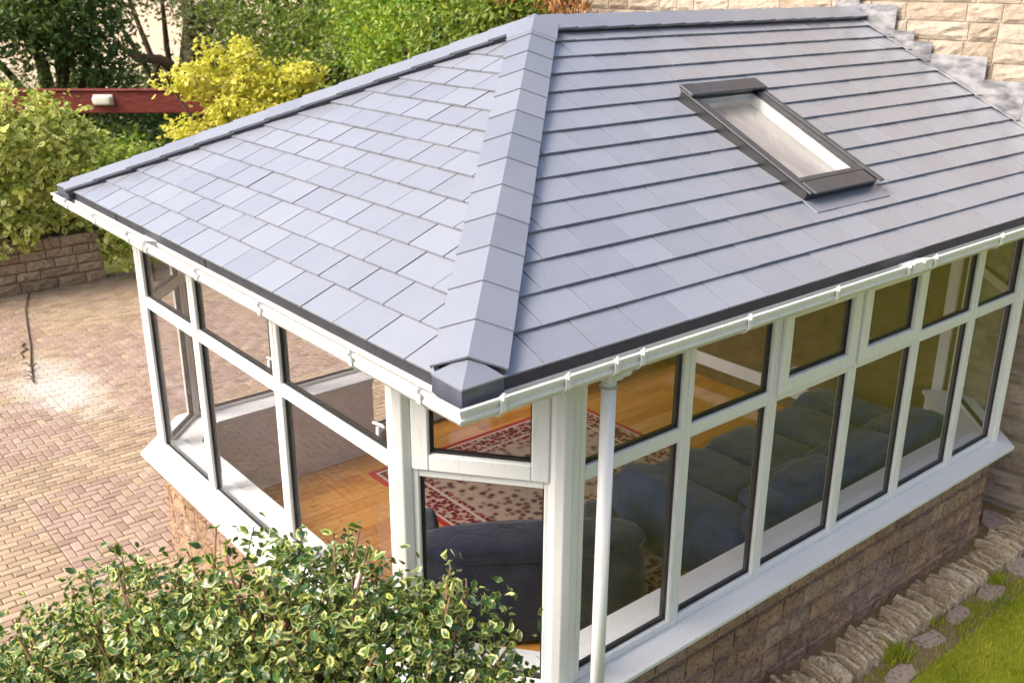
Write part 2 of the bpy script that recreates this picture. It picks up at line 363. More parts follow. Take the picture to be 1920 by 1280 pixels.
# hip and ridge caps ------------------------------------------------
def cap_run(name, p0, p1, nl, nr, seg, wing, skip_first=0.0, lift=.071):
    """folded caps from p0 (low) to p1 (high); nl / nr: normals of the slopes left / right of the line"""
    p0, p1 = Vector(p0), Vector(p1); L = (p1-p0).length; d = (p1-p0).normalized()
    wl = d.cross(Vector(nl)).normalized(); wr = d.cross(Vector(nr)).normalized()
    up = (Vector(nl)+Vector(nr)).normalized()
    wl = -wl if wl.dot(d.cross(up)) > 0 else wl; wr = -wr if wr.dot(d.cross(up)) < 0 else wr
    n = max(1, round((L-skip_first)/seg)); st = (L-skip_first)/n
    root = None
    for i in range(n):
        s0 = skip_first+i*st - (.03 if i else 0); s1 = skip_first+(i+1)*st
        b = MB(); rise = .008
        def cs(s, hgt):
            c = p0+d*s; t = .010; lip = .016
            top = c+up*(lift*1.05+hgt)
            ol = c+wl*wing+Vector(nl)*(lift*.9+hgt); orr = c+wr*wing+Vector(nr)*(lift*.9+hgt)
            return [top, ol, ol-Vector(nl)*lip, ol-Vector(nl)*lip-wl*.006, ol-Vector(nl)*t-wl*.006, top-up*t, orr-Vector(nr)*t-wr*.006, orr-Vector(nr)*lip-wr*.006, orr-Vector(nr)*lip, orr]
        A_, B_ = cs(s0, rise), cs(s1, 0); m = len(A_)
        b.add(A_+B_, [(j, (j+1) % m, m+(j+1) % m, m+j) for j in range(m)] + [(0, 1, 4, 5), (1, 2, 3, 4), (0, 5, 6, 9), (9, 6, 7, 8), (m+5, m+4, m+1, m), (m+4, m+3, m+2, m+1), (m+9, m+6, m+5, m), (m+8, m+7, m+6, m+9)])
        if root is None: root = empty(name, parent=cons)
        fattr(b.build('cap', CAP, root, fix=True), 'tint', random.random())
    for sd_, nn in ((wl, Vector(nl)), (wr, Vector(nr))):
        b = MB(); q = [p0+d*skip_first+sd_*(wing-.010), p1+sd_*(wing-.010), p1+sd_*(wing-.03), p0+d*skip_first+sd_*(wing-.03)]
        b.add([v+nn*.012 for v in q]+[v+nn*(lift*.9-.008) for v in q], [(0, 1, 2, 3), (4, 5, 6, 7), (0, 1, 5, 4), (1, 2, 6, 5), (2, 3, 7, 6), (3, 0, 4, 7)])
        b.build('dry_fix_strip', DARK, root, fix=True)
    return root
NR, NL, NB = (0, -SI, CO), (-SI, 0, CO), (0, SI, CO)
apex = (A, W/2, ZE+H)
cap_run('hip_capping', (.02, .02, ZE+.02*TN), apex, NL, NR, .272, .142, .085)
cap_run('hip_capping', (.02, W-.02, ZE+.02*TN), apex, NB, NL, .272, .142, .02)
cap_run('ridge_capping', (XH-.005, W/2, ZE+H), (A-.05, W/2, ZE+H), NR, NB, .28, .142)
# apex piece over the three runs
b = MB(); ap = Vector(apex)+Vector((0, 0, .086))
hd = Vector((-1, -1, -TN)).normalized(); hf = Vector((-1, 1, -TN)).normalized()
nwl = Vector((-.62, .79, 0)); 
e1 = Vector((A, W/2, ZE+H))
dn = Vector((1, 1, TN)).normalized()
wl = dn.cross(Vector(NL)).normalized(); wr = dn.cross(Vector(NR)).normalized()
if wl.dot(Vector((-1, 1, 0))) < 0: wl = -wl
if wr.dot(Vector((1, -1, 0))) < 0: wr = -wr
base = e1-dn*.26
upn = (Vector(NL)+Vector(NR)).normalized()
V_ = [ap, base+upn*.085, base+wl*.148+Vector(NL)*.074, base+wr*.148+Vector(NR)*.074, e1+wl*.175+Vector(NL)*.071, e1+wr*.146+Vector(NR)*.073]
lo = [v-Vector((0, 0, .014)) for v in V_]
b.add(V_+lo, [(0, 4, 2, 1), (0, 1, 3, 5), (1, 2, 8, 7), (3, 1, 7, 9), (2, 4, 10, 8), (5, 3, 9, 11), (6, 7, 8, 10), (6, 11, 9, 7), (0, 5, 11, 6), (4, 0, 6, 10)])
fattr(b.build('apex_cap', CAP, cons, fix=True), 'tint', .5)
# closed end pieces of the hips
for nm, c0, sy in (('hip_end_cap', (0, 0), 1), ('hip_end_cap', (0, W), -1)):
    b = MB(); X = lambda x, y, z: (c0[0]+x, c0[1]+y*sy, ZE+z)
    V_ = [X(.085, .085, .105), X(-.055, .150, .042), X(-.070, -.070, .046), X(.150, -.055, .042), X(-.055, .150, -.035), X(-.070, -.070, -.085), X(.150, -.055, -.035), X(.11, .11, .02)]
    low = [X(-.055, .150, .034), X(-.070, -.070, .038), X(.150, -.055, .034), X(.09, .09, .09)]
    b.add(V_[:4]+low, [(0, 1, 2), (0, 2, 3), (1, 4, 5, 2), (2, 5, 6, 3), (0, 7, 4, 1), (3, 6, 7, 0), (4, 7, 5), (5, 7, 6)])
    ec = b.build(nm, CAP, cons, fix=True); fattr(ec, 'tint', .35); b = MB(); z_ = .002
    V_ = [X(-.053, .148, .0335), X(-.067, -.067, .0375), X(.148, -.053, .0335)] + V_[4:7] + [X(.11, .11, .02)]
    b.add(V_, [(0, 3, 4, 1), (1, 4, 5, 2), (0, 1, 6), (1, 2, 6), (3, 6, 4), (4, 6, 5), (0, 6, 3), (2, 5, 6)]); b.build('end_skirt', NAVYP, ec, fix=True)

# eave trim, fascia, soffit ------------------------------------------
GLASSLINE = [(6.2, 4.78), (.67, 4.78), (.25, 4.36), (.25, .90), (.76, .26), (5.5, .26), (6.2, .96)]
def offs(poly, o):                          # offset an open polyline; o > 0 is inwards (left of travel)
    pts = [Vector(p) for p in poly]; out = []
    for i, p in enumerate(pts):
        ns = []
        if i > 0: d = (p-pts[i-1]).normalized(); ns.append(Vector((-d.y, d.x)))
        if i < len(pts)-1: d = (pts[i+1]-p).normalized(); ns.append(Vector((-d.y, d.x)))
        if len(ns) == 1: out.append(p+ns[0]*o)
        else:
            m = (ns[0]+ns[1]).normalized(); out.append(p+m*(o/m.dot(ns[0])))
    return out
def strip(poly, prof, name, mat, parent, close=True, bevel=0, smooth=False):   # sweep profile [(offset, z)] along the polyline with mitres
    b = MB(); n = len(prof); rows = [offs(poly, o) for o, z in prof]; m = len(poly)
    vs = [(rows[j][i].x, rows[j][i].y, prof[j][1]) for i in range(m) for j in range(n)]
    fs = [(i*n+j, i*n+(j+1) % n, (i+1)*n+(j+1) % n, (i+1)*n+j) for i in range(m-1) for j in range(n)]
    fs += [tuple(range(n)), tuple(range((m-1)*n, m*n))]
    b.add(vs, fs); return b.build(name, mat, parent, bevel=bevel, fix=True, smooth=smooth)
EAVE = [(6.19, W), (0, W), (0, 0), (6.19, 0)]
strip(EAVE, [(-.012, ZE-.098), (-.012, ZE+.006), (.0, ZE+.016), (.03, ZE+.016), (.03, ZE-.098)], 'eave_trim', DARK, cons)
jn = MB()
for y in (3.86, 2.42): jn.box((-.0145, y-.007, ZE-.09), (-.0115, y+.007, ZE+.008))
jn.build('eave_trim_joint', GASK, cons)
strip(EAVE, [(.008, ZE-.130), (.008, ZE-.099), (.05, ZE-.099), (.05, ZE-.130)], 'fascia', UPVC, cons)
b = MB()
def ring(z0, z1, out, inn):                 # flat soffit between the eave rectangle and the glass line
    o_, i_ = [(6.19, W-.05), (.05, W-.05), (.05, .05), (6.19, .05)], offs(GLASSLINE, .06)
    i_ = [(p.x, p.y) for p in i_]
    quads = [[o_[0], o_[1], i_[1], i_[0]], [o_[1], i_[2], i_[1]], [o_[1], o_[2], i_[3], i_[2]], [o_[2], i_[4], i_[3]], [o_[2], o_[3], i_[5], i_[4]], [o_[3], i_[6], i_[5]]]
    for q in quads: b.prism(q, z0, z1)
ring(ZE-.128, ZE-.116, 0, 0); b.build('soffit', UPVC, cons, fix=True)
# gutter
GP = [(-.014, -.066), (-.014, -.100), (-.038, -.128), (-.082, -.128), (-.112, -.098), (-.112, -.088), (-.104, -.084), (-.104, -.062), (-.118, -.058), (-.118, -.044), (-.100, -.044), (-.100, -.094), (-.078, -.118), (-.042, -.118), (-.020, -.096), (-.020, -.066)]
GP = [(o*.92-.001, z+.026) for o, z in GP]
gut = strip(EAVE, [(o, ZE+z) for o, z in GP], 'gutter', GUT, cons)
def bracket(pos, rz, wide=.026):
    b = MB(); 
    b.prism([(-.114, -.048), (-.114, -.100), (-.080, -.134), (-.034, -.134), (-.0135, -.106), (-.0135, -.09), (-.0135, -.07), (-.016, -.07), (-.016, -.10), (-.040, -.126), (-.076, -.124), (-.1085, -.096), (-.1085, -.048)][::-1], -wide/2, wide/2, lambda u, v, h: (h, u, v))
    b.box((-wide*.38, -.126, -.052), (wide*.38, -.100, -.036)); b.box((-wide*.22, -.118, -.037), (wide*.22, -.108, -.026))
    return b.build('gutter_bracket', UPVC, gut, loc=(pos[0], pos[1], ZE+.027), rz=rz, fix=True)
for x in (.10, .44, .72, .88, 1.62, 2.35, 3.05, 3.20, 3.34, 4.15, 4.9, 5.6): bracket((x, 0), 0)
for y in (.16, .68, 1.55, 2.32, 3.08, 3.38, 4.02, 4.62): bracket((0, y), -math.pi/2)
b = MB()                                    # union between two lengths on the left and right gutters
b.prism([(-.113, -.04), (-.113, -.10), (-.080, -.1325), (-.036, -.134), (-.0138, -.104), (-.0138, -.06)], -.10, .10, lambda u, v, h: (h, u, v))
b.build('gutter_union', GUT, gut, loc=(3.2, 0, ZE+.0265), fix=True); o = b.build('gutter_union', GUT, gut, loc=(0, 3.23, ZE+.0265), rz=-math.pi/2, fix=True)
# leaf litter lying in the gutter
b = MB(); b.box((.2, -.088, ZE-.075), (6.0, -.024, ZE-.065)); b.box((-.088, .2, ZE-.075), (-.024, 4.6, ZE-.065))
g = G('gutter_moss'); MOSS = g.set(g.ramp(g.noise(20, 5, g.pos()), [(.3, (.15, .125, .075)), (.7, (.24, .21, .13))]), 1, .1)
b.build('gutter_silt', MOSS, gut)
# downpipe
PX, PY = .845, .055
dp = MB(); dp.tube([(PX, PY, 0), (PX, PY, ZE-.16)], .0355, 20); dp = dp.build('downpipe', UPVC, cons, smooth=False)
dp.data.polygons.foreach_set('use_smooth', [len(p.vertices) == 4 for p in dp.data.polygons])
b = MB(); b.tube([(PX, PY, ZE-.22), (PX, PY, ZE-.165), (PX, PY-.04, ZE-.125), (PX, PY-.10, ZE-.095)], [.046, .046, .044, .042], 20); b.build('outlet', UPVC, dp, smooth=True)
b = MB(); b.box((PX-.048, PY-.045, ZE-.185), (PX+.048, PY+.05, ZE-.162)); b.build('pipe_collar', UPVC, dp, bevel=.004)
for z in (.30,):
    b = MB(); b.box((PX-.048, PY-.042, z), (PX+.048, PY+.20, z+.03)); b.build('pipe_clip', UPVC, dp, bevel=.004)

# dwarf wall -----------------------------------------------------------
def stone(L, H, proud=.022, top=.018, depth=.07, nx=5, nz=4):
    b = MB(); vs = []; r = random.uniform
    for j in range(nz+1):
        for i in range(nx+1):
            x, z = L*i/nx, H*j/nz
            edge = i in (0, nx) or j == 0
            y = -(r(0, .006) if edge else (r(top*.6, top*1.2) if j == nz else r(proud*.35, proud*1.15)))
            if j == nz and i in (0, nx): y = -r(top*.3, top*.7)
            if 0 < i < nx: x += r(-.2, .2)*L/nx
            if 0 < j < nz: z += r(-.2, .2)*H/nz
            vs.append((x, y, z))
    n = nx+1; fs = [(j*n+i, j*n+i+1, (j+1)*n+i+1, (j+1)*n+i) for j in range(nz) for i in range(nx)]
    per = [i for i in range(n)] + [j*n+nx for j in range(1, nz+1)] + [nz*n+i for i in range(nx-1, -1, -1)] + [j*n for j in range(nz-1, 0, -1)]
    k0 = len(vs); vs += [(vs[p][0], depth, vs[p][2]) for p in per]; m = len(per)
    fs += [(per[(i+1) % m], per[i], k0+i, k0+(i+1) % m) for i in range(m)]
    b.add(vs, fs); return b
def course_wall(parent, P, ang, length, courses, lens, mat, mort=.012, proud=.022, top=.018, keep=None, start=0, joined=None):
    for k, (z0, z1) in enumerate(courses):
        x = start - random.uniform(0, lens[0])
        while x < length:
            L = random.uniform(*lens); a, e = max(x, start), min(x+L, length); x += L
            if e-a < .05: continue
            s = stone(e-a-mort, z1-z0-mort, proud*random.uniform(.6, 1.3), top)
            M = Matrix.Translation((P[0], P[1], 0)) @ Matrix.Rotation(ang, 4, 'Z') @ Matrix.Translation((a+mort/2, 0, z0+mort/2))
            c = M @ Vector(((e-a)/2, 0, (z1-z0)/2))
            if keep is not None:
                kp = keep(c)
                if kp is None: continue
                if not kp:
                    t = random.random(); n0 = len(joined[0].v); joined[0].add([M @ Vector(v) for v in s.v], s.f); joined[1].extend([t]*(len(joined[0].v)-n0)); continue
            fattr(s.build('stone', mat, parent, M=M), 'tint', random.random())
WALLPOLY_A = [(2.30, 4.78), (.67, 4.78), (.25, 4.36), (.25, .90), (.76, .26), (5.5, .26), (6.19, .95)]
WALLPOLY_B = [(6.19, 4.78), (4.10, 4.78)]
dw = strip(WALLPOLY_A, [(.008, -.3), (.008, .83), (.24, .83), (.24, -.3)], 'dwarf_wall', MORT, cons)
strip(WALLPOLY_B, [(.0, -.3), (.0, .83), (.24, .83), (.24, -.3)], 'dwarf_wall', DMORT, cons)
strip(WALLPOLY_A, [(.243, .1), (.243, .86), (.252, .86), (.252, .1)], 'inner_plaster', PLAST, cons)
strip(WALLPOLY_B, [(.243, .1), (.243, .86), (.252, .86), (.252, .1)], 'inner_plaster', PLAST, cons)
CR = [(-.26, -.085), (-.085, .09), (.09, .262), (.262, .437), (.437, .612), (.612, .786), (.786, .845)]
CR = [(-.085, .09), (.09, .262), (.262, .437), (.437, .612), (.612, .845)]
def seg(p, q): 
    d = Vector(q)-Vector(p); return math.atan2(d.y, d.x), d.length
for p, q in zip(WALLPOLY_A[2:], WALLPOLY_A[3:]):
    a, L = seg(p, q); course_wall(dw, p, a, L, CR, (.17, .30), STONE, .014, .016, .026)
# sills
sill = [(-.145, .862), (-.145, .884), (-.02, .905), (.012, .905), (.012, .862)]
strip(WALLPOLY_A, sill, 'outer_sill', UPVC, cons, bevel=0); strip(WALLPOLY_B, sill, 'outer_sill', UPVC, cons)
insill = [(.072, .862), (.072, .925), (.285, .925), (.285, .895), (.26, .895), (.26, .862)]
strip(WALLPOLY_A, insill, 'inner_sill', UPVC, cons); strip(WALLPOLY_B, insill, 'inner_sill', UPVC, cons)

# windows ---------------------------------------------------------------
ZB, ZT, ZTR = .905, ZE-.1285, 2.127
def rect_frame(b, x0, z0, x1, z1, w_, y0, y1, wb=None, wt=None):
    wb = wb or w_; wt = wt or w_
    b.box((x0, y0, z0), (x0+w_, y1, z1)); b.box((x1-w_, y0, z0), (x1, y1, z1))
    b.box((x0+w_, y0, z0), (x1-w_, y1, z0+wb)); b.box((x0+w_, y0, z1-wt), (x1-w_, y1, z1))
def pane(par, x0, z0, x1, z1, y):
    rim = MB(); rect_frame(rim, x0, z0, x1, z1, .010, y-.007, y+.030); rim.build('gasket', GASK, par)
    p = MB(); p.box((x0+.004, y, z0+.004), (x1-.004, y+.006, z1-.004)); p.build('pane', GLASS, par)
def handle(par, x, z, y):
    b = MB(); b.box((x-.014, y, z-.012), (x+.014, y+.014, z+.05)); b.tube([(x, y+.02, z+.03), (x, y+.045, z+.03), (x-.03, y+.05, z+.035), (x-.12, y+.05, z+.02)], [.010, .010, .010, .008], 8)
    b.build('handle', UPVC, par, fix=True)
def window(P, ang, length, sash=False, tr=True, z0=ZB, m=.042, bottom=.052, hnd=None):
    b = MB(); h = .072; zt = ZT
    b.box((0, 0, z0), (m, h, zt)); b.box((length-m, 0, z0), (length, h, zt))
    b.box((m, .001, z0), (length-m, h-.001, z0+bottom)); b.box((m, .001, zt-.11), (length-m, h-.001, zt))
    if tr: b.box((m, .001, ZTR-.04), (length-m, h-.001, ZTR+.04))
    f = b.build('window', UPVC, cons, loc=(P[0], P[1], 0), rz=ang, bevel=.006)
    pane(f, m, z0+bottom, length-m, (ZTR-.04) if tr else zt-.11, .030)
    if tr:
        if sash:
            s = MB(); x0, x1, a, e = m-.028, length-m+.028, ZTR+.008, zt-.09; w_ = .088
            s.box((x0, -.024, a), (x0+w_, .05, e)); s.box((x1-w_, -.024, a), (x1, .05, e))
            s.box((x0+w_, -.0235, a), (x1-w_, .0495, a+w_)); s.box((x0+w_, -.0235, e-w_), (x1-w_, .0495, e))
            so_ = s.build('opening_sash', UPVC, f, bevel=.007)
            pane(so_, x0+w_, a+w_, x1-w_, e-w_, .012)
            if hnd is not None: handle(so_, x0+(x1-x0)*hnd, a+.03, .05)
        else:
            pane(f, m, ZTR+.04, length-m, zt-.11, .030)
            if hnd is not None and ang < 0: handle(f, length*hnd, ZTR+.035, .072)
    return f
RB = [.875, 1.655, 2.413, 3.233, 3.995, 4.765, 5.465]
for i in range(6): window((RB[i]+.002, .26), 0, RB[i+1]-RB[i]-.004, sash=i in (2, 3), hnd=.42)
LBd = [4.33, 3.39, 2.19, .955]
for i in range(3): window((.25, LBd[i]-.002), -math.pi/2, LBd[i]-LBd[i+1]-.004, hnd=.8)
def wseg(p, q, a, e, **k):
    an, L = seg(p, q); d = (Vector(q)-Vector(p)).normalized(); s = Vector(p)+d*a
    return window((s.x, s.y), an, L-a-e, **k)
wseg((.25, .90), (.76, .26), .055, .035, sash=True, m=.05)
wseg((5.5, .26), (6.2, .96), .05, .02)
wseg((.67, 4.78), (.25, 4.36), .03, .03)
for a, e in ((1.47, .68), (2.30, 1.49), (5.1, 4.12), (6.19, 5.12)): window((a, 4.78), math.pi, a-e)
for k in range(2): window((4.10-k*.905, 4.78), math.pi, .895, tr=False, z0=.17, m=.09, bottom=.16)
def post(x, y, r0=.062, n=8, rot=0):
    b = MB(); b.prism([(x+r0*math.cos(2*math.pi*k/n+rot), y+r0*math.sin(2*math.pi*k/n+rot)) for k in range(n)], ZB, ZT)
    return b.build('corner_post', UPVC, cons, bevel=.004)
post(.268, .895, .062, 8, .3); post(.772, .278, .062, 8, .3); post(5.495, .282, .05); post(.275, 4.352, .045); post(.68, 4.765, .04)
b = MB(); b.box((.80, .252, ZB), (.874, .33, ZT)); b.build('corner_post', UPVC, cons, bevel=.006)
for x in RB[1:-1]:
    b = MB(); b.box((x-.009, -.004+.26, ZB), (x+.009, .03+.26, ZT)); b.build('coupling_bar', UPVC, cons)
for y in LBd[1:-1]:
    b = MB(); b.box((.246, y-.009, ZB), (.28, y+.009, ZT)); b.build('coupling_bar', UPVC, cons)

# inside: floor, ceiling, rear partition -----------------------------------
fl = MB(); fp = [(p.x, p.y) for p in offs(GLASSLINE, .2)]
fl.prism([(6.19, 4.9)] + [(.9, 4.9)] + fp[2:], .02, .148); floor = fl.build('floor', DMORT, cons, fix=True)
y = .46
while y < 4.75:
    x = .44 - random.uniform(0, 1.2)
    while x < 6.19:
        L = random.uniform(1.3, 2.2); a, e = max(x, .44), min(x+L, 6.19); x += L
        if e-a < .08: continue
        q = [(a+.001, y+.001), (e-.001, y+.001), (e-.001, y+.139), (a+.001, y+.139)]
        q = clip(q, -1, -1, -1.25); q = clip(q, -1, 1, 4.2); q = clip(q, 1, -1, 5.15)
        if parea(q) > .004: 
            b = MB(); b.prism(q, .1485, .162); fattr(b.build('plank', WOOD, floor, fix=True), 'tint', random.random())
    y += .14
b = MB()                                     # plastered ceiling following the slopes, open under the roof window
def mapf(M): return lambda u, v, h: tuple(M @ Vector((u, v, h)))
q = clip([(0.2, .2), (XH-.01, .2), (XH-.01, VM), (0, VM)], -1, CO, 0)
for x in hole(q, (SK[0]+.06, SK[1]+.06, SK[2]-.06, SK[3]-.06)): b.prism(x, -.135, -.115, mapf(MR))
q = clip(clip([(.2, .2), (W-.2, .2), (W-.2, VM), (.2, VM)], -1, CO, 0), 1, CO, W); b.prism(q, -.135, -.115, mapf(ML))
q = clip([(.01, .2), (XH-.2, .2), (XH-.2, VM), (.01, VM)], 1, CO, XH); b.prism(q, -.135, -.115, mapf(MBk))
b.build('ceiling', PLAST, cons, fix=True)
# roof window --------------------------------------------------------------
u0, v0, u1, v1 = SK
rw = MB(); t = .055; rect_frame(rw, u0+.002, v0+.002, u1-.002, v1-.002, t, 0, 0)
rw = MB(); HR = .088
rw.box((u0, v0, -.09), (u0+t, v1, HR)); rw.box((u1-t, v0, -.09), (u1, v1, HR)); rw.box((u0+t, v0, -.09), (u1-t, v0+t, HR-.012)); rw.box((u0+t, v1-t, -.09), (u1-t, v1, HR))
rwo = rw.build('roof_window', BLACK, cons, M=MR, bevel=.008)
b = MB(); b.box((u0-.012, v0-.02, HR), (u0+.028, v1, HR+.012)); b.build('side_cover', GREYM, rwo, bevel=.004)
b = MB(); b.box((u1-.028, v0-.035, HR), (u1+.014, v1, HR+.012)); b.build('side_cover', GREYM, rwo, bevel=.004)
b = MB(); b.box((u0-.016, v1-.11, HR+.013), (u1+.016, v1+.02, HR+.036)); b.build('top_cover', GREYM, rwo, bevel=.006)
b = MB(); b.box((u0+.05, v0-.02, HR-.010), (u1-.05, v0+.10, HR+.006)); b.build('bottom_cover', GREYM, rwo, bevel=.005)
b = MB(); rect_frame(b, u0+.03, v0+.101, u1-.03, v1-.111, .035, HR-.02, HR+.004); b2 = MB()
b2.box((u0+.0285, v0+.101, HR-.02), (u0+.065, v1-.111, HR+.006)); b2.box((u1-.065, v0+.101, HR-.02), (u1-.0285, v1-.111, HR+.006)); b2.box((u0+.065, v0+.101, HR-.02), (u1-.065, v0+.135, HR+.006)); b2.build('sash', GREYM, rwo)
b = MB(); b.box((u0+.055, v0+.11, HR-.014), (u1-.055, v1-.08, HR-.008)); b.build('pane', GLASS, rwo)
b = MB(); lin = .02                           # timber lined well below the glass
b.box((u0+t, v0+t+.02, -.135), (u0+t+lin, v1-t, HR-.03)); b.box((u1-t-lin, v0+t+.02, -.135), (u1-t, v1-t, HR-.03)); b.box((u0+t+lin, v0+t, -.135), (u1-t-lin, v0+t+lin, HR-.03)); b.box((u0+t+lin, v1-t-lin, -.135), (u1-t-lin, v1-t, HR-.03))
b.build('lining', UPVC, rwo)
b = MB(); b.box((u0+.08, v0+.16, HR-.10), (u1-.08, v1-.10, HR-.094)); 
g = G('cream_blind'); BLIND = g.set(g.ramp(g.noise(1.6, 2, g.pos((3, .5, 1))), [(.35, (.26, .25, .23)), (.65, (.44, .42, .38))]), .7, .3)
b.build('blind', BLIND, rwo)
b = MB(); b.box((u0-.01, v0-.115, .026), (u1+.02, v0+.01, .0335)); fattr(b.build('apron_flashing', CAP, rwo, bevel=.002), 'tint', .2)


# ------------------------------------------------------------------ house
house = tag(empty('stone_house', (6.25, 0, 0)), 'buff rock-faced stone house wall behind the conservatory roof', 'house')
hl = (6.25, 0, 0)
b = MB(); b.box((.006, -.12, -.1), (6, 5.95, 6.2)); hw = b.build('wall', MORT, house)
def hkeep(c):                                 # c in house coordinates
    y, z = c.y, c.z
    line = ZE + min(y, W-y)*TN
    if y > W/2: line = ZE+.6
    if z > line-.1 and z < 5.0 and y > -.4: return True
    if y < .95 and y > -1.2 and z < ZE: return True
    return False
jn = (MB(), []); zc = 0; hc = []
while zc < 6.1:
    hh = random.choice((.15, .16, .12, .16, .18, .14)); hc.append((zc, zc+hh)); zc += hh
course_wall(hw, (0.0, 5.95), -math.pi/2, 6.07, hc, (.22, .62), HSTONE, .012, .024, .010, keep=hkeep, joined=jn)
o = jn[0].build('stones', HSTONE, hw); tag(o, kind='stuff'); fattr(o, 'tint', jn[1])
# lead soakers stepped along the roof
ys = [2.62, 2.39, 2.02, 1.83, 1.655, 1.165, .82, .45, .05]; tp = [1.40, 1.285, 1.075, .995, .90, .722, .56, .40]
for i in range(8):
    a, e = ys[i], ys[i+1]; z0a, z0e = min(a, W-a)*TN+.03, min(e, W-e)*TN+.03
    b = MB(); poly = [(e-.02, z0e), (a, z0a), (a, max(tp[i], z0a+.03)), (e-.02, max(tp[i], z0a+.03))]
    x_ = -.055-.003*(i % 2)
    b.prism(poly, x_-.006, x_, lambda u, v, h: (h, u, ZE+v)); b2 = [(e-.02, z0e), (a, z0a), (a, z0a+.008), (e-.02, z0e+.008)]
    b.prism(b2, x_-.085, x_-.006, lambda u, v, h: (h, u, ZE+v))
    fattr(b.build('lead_flashing', LEAD, house, fix=True, bevel=.002), 'tint', random.random())
# timber rail along the foot of the wall inside, and a cable down the corner
g = G('brown_wallpaper'); BROWN = g.set(g.ramp(g.noise(7, 5, g.pos()), [(.3, (.10, .055, .03)), (.7, (.17, .10, .055))]), .8, .2)
b = MB(); b.prism([(1.02, 0), (4.6, 0), (4.6, 2.9), (2.43, 3.9), (1.02, 3.2)], -.049, -.03, lambda u, v, h: (h, u, v)); b.build('inner_lining', BROWN, house, fix=True)
b = MB(); b.box((-.075, .9, .30), (-.05, 4.4, .44)); b.build('skirting_board', UPVC, house, bevel=.004)
b = MB(); b.box((-.085, 1.06, .44), (-.05, 1.16, 2.5)); b.build('door_casing', UPVC, house, bevel=.004)

# ------------------------------------------------------------------ furniture inside
def puff(b, c, s, rz=0, n=3, e=2.6, M=None):   # superellipsoid cushion
    nu, nv = 28, 16; vs = []; fs = []; ph = random.uniform(0, 9)
    f = lambda w_, p: math.copysign(abs(w_)**p, w_)
    for j in range(nv+1):
        t = -math.pi/2+math.pi*j/nv
        for i in range(nu):
            a = 2*math.pi*i/nu; p_ = 2/e
            v = Vector((s[0]*f(math.cos(t), p_)*f(math.cos(a), p_), s[1]*f(math.cos(t), p_)*f(math.sin(a), p_), s[2]*f(math.sin(t), p_)))
            v *= 1+.025*math.sin(v.x*17+ph)*math.cos(v.y*13+ph*2)+.018*math.sin((v.x+v.z)*31+ph*3)
            v = Matrix.Rotation(rz, 3, 'Z') @ v + Vector(c); vs.append(v)
    fs = [(j*nu+i, j*nu+(i+1) % nu, (j+1)*nu+(i+1) % nu, (j+1)*nu+i) for j in range(nv) for i in range(nu)]
    b.add(vs, fs); return b
FZ = .162
sofa = tag(empty('reclining_sofa', (3.0, .62, FZ)), 'long charcoal reclining sofa below the right-hand windows', 'sofa')
SL = 2.75
puff(MB(), (SL/2, .72, .17), (SL/2-.06, .70, .165), e=6).build('base', SOFA, sofa, smooth=True)
puff(MB(), (.16, .82, .30), (.19, .70, .31), e=4.6).build('arm', SOFA, sofa, smooth=True)
puff(MB(), (SL-.16, .82, .30), (.19, .70, .31), e=4.6).build('arm', SOFA, sofa, smooth=True)
puff(MB(), (SL/2, .15, .42), (SL/2-.05, .13, .40), e=7).build('back_frame', SOFA, sofa, smooth=True)
for i in range(3):
    cx = .35+(.5+i)*(SL-.7)/3
    puff(MB(), (cx, 1.0, .41), (.335, .44, .12), e=4.5).build('seat_cushion', SOFA, sofa, smooth=True)
    puff(MB(), (cx, .42, .50), (.335, .14, .16), e=4.2).build('lumbar_cushion', SOFA, sofa, smooth=True)
    puff(MB(), (cx, .30, .66), (.34, .17, .13), e=4.2).build('back_cushion', SOFA, sofa, smooth=True)
    puff(MB(), (cx, .17, .79), (.335, .14, .10), e=4.2).build('headrest', SOFA, sofa, smooth=True)
    puff(MB(), (cx, 1.45, .27), (.33, .06, .15), e=3).build('footrest', SOFA, sofa, smooth=True)
th = math.atan2(-.64, 1.0)
ls = tag(empty('two_seat_sofa', (1.54, 1.40, FZ), th), 'navy two-seat sofa with its back to the angled corner window', 'sofa')
puff(MB(), (0, .10, .40), (.80, .16, .38), e=5).build('backrest', NAVY, ls, smooth=True)
puff(MB(), (0, .11, .74), (.78, .18, .085), e=3.4).build('back_top_roll', NAVY, ls, smooth=True)
puff(MB(), (0, .55, .22), (.70, .48, .19), e=5).build('seat', NAVY, ls, smooth=True)
for s in (-1, 1): puff(MB(), (s*.66, .55, .30), (.12, .50, .28), e=4).build('arm', NAVY, ls, smooth=True)
b = MB(); b.box((-1.27, -1.5, 0), (1.27, 1.5, .009)); rug = b.build('rug', RUG, None, loc=(3.27, 2.68, .163), bevel=.002)
tag(rug, 'red and cream patterned rug on the pine floor', 'rug')

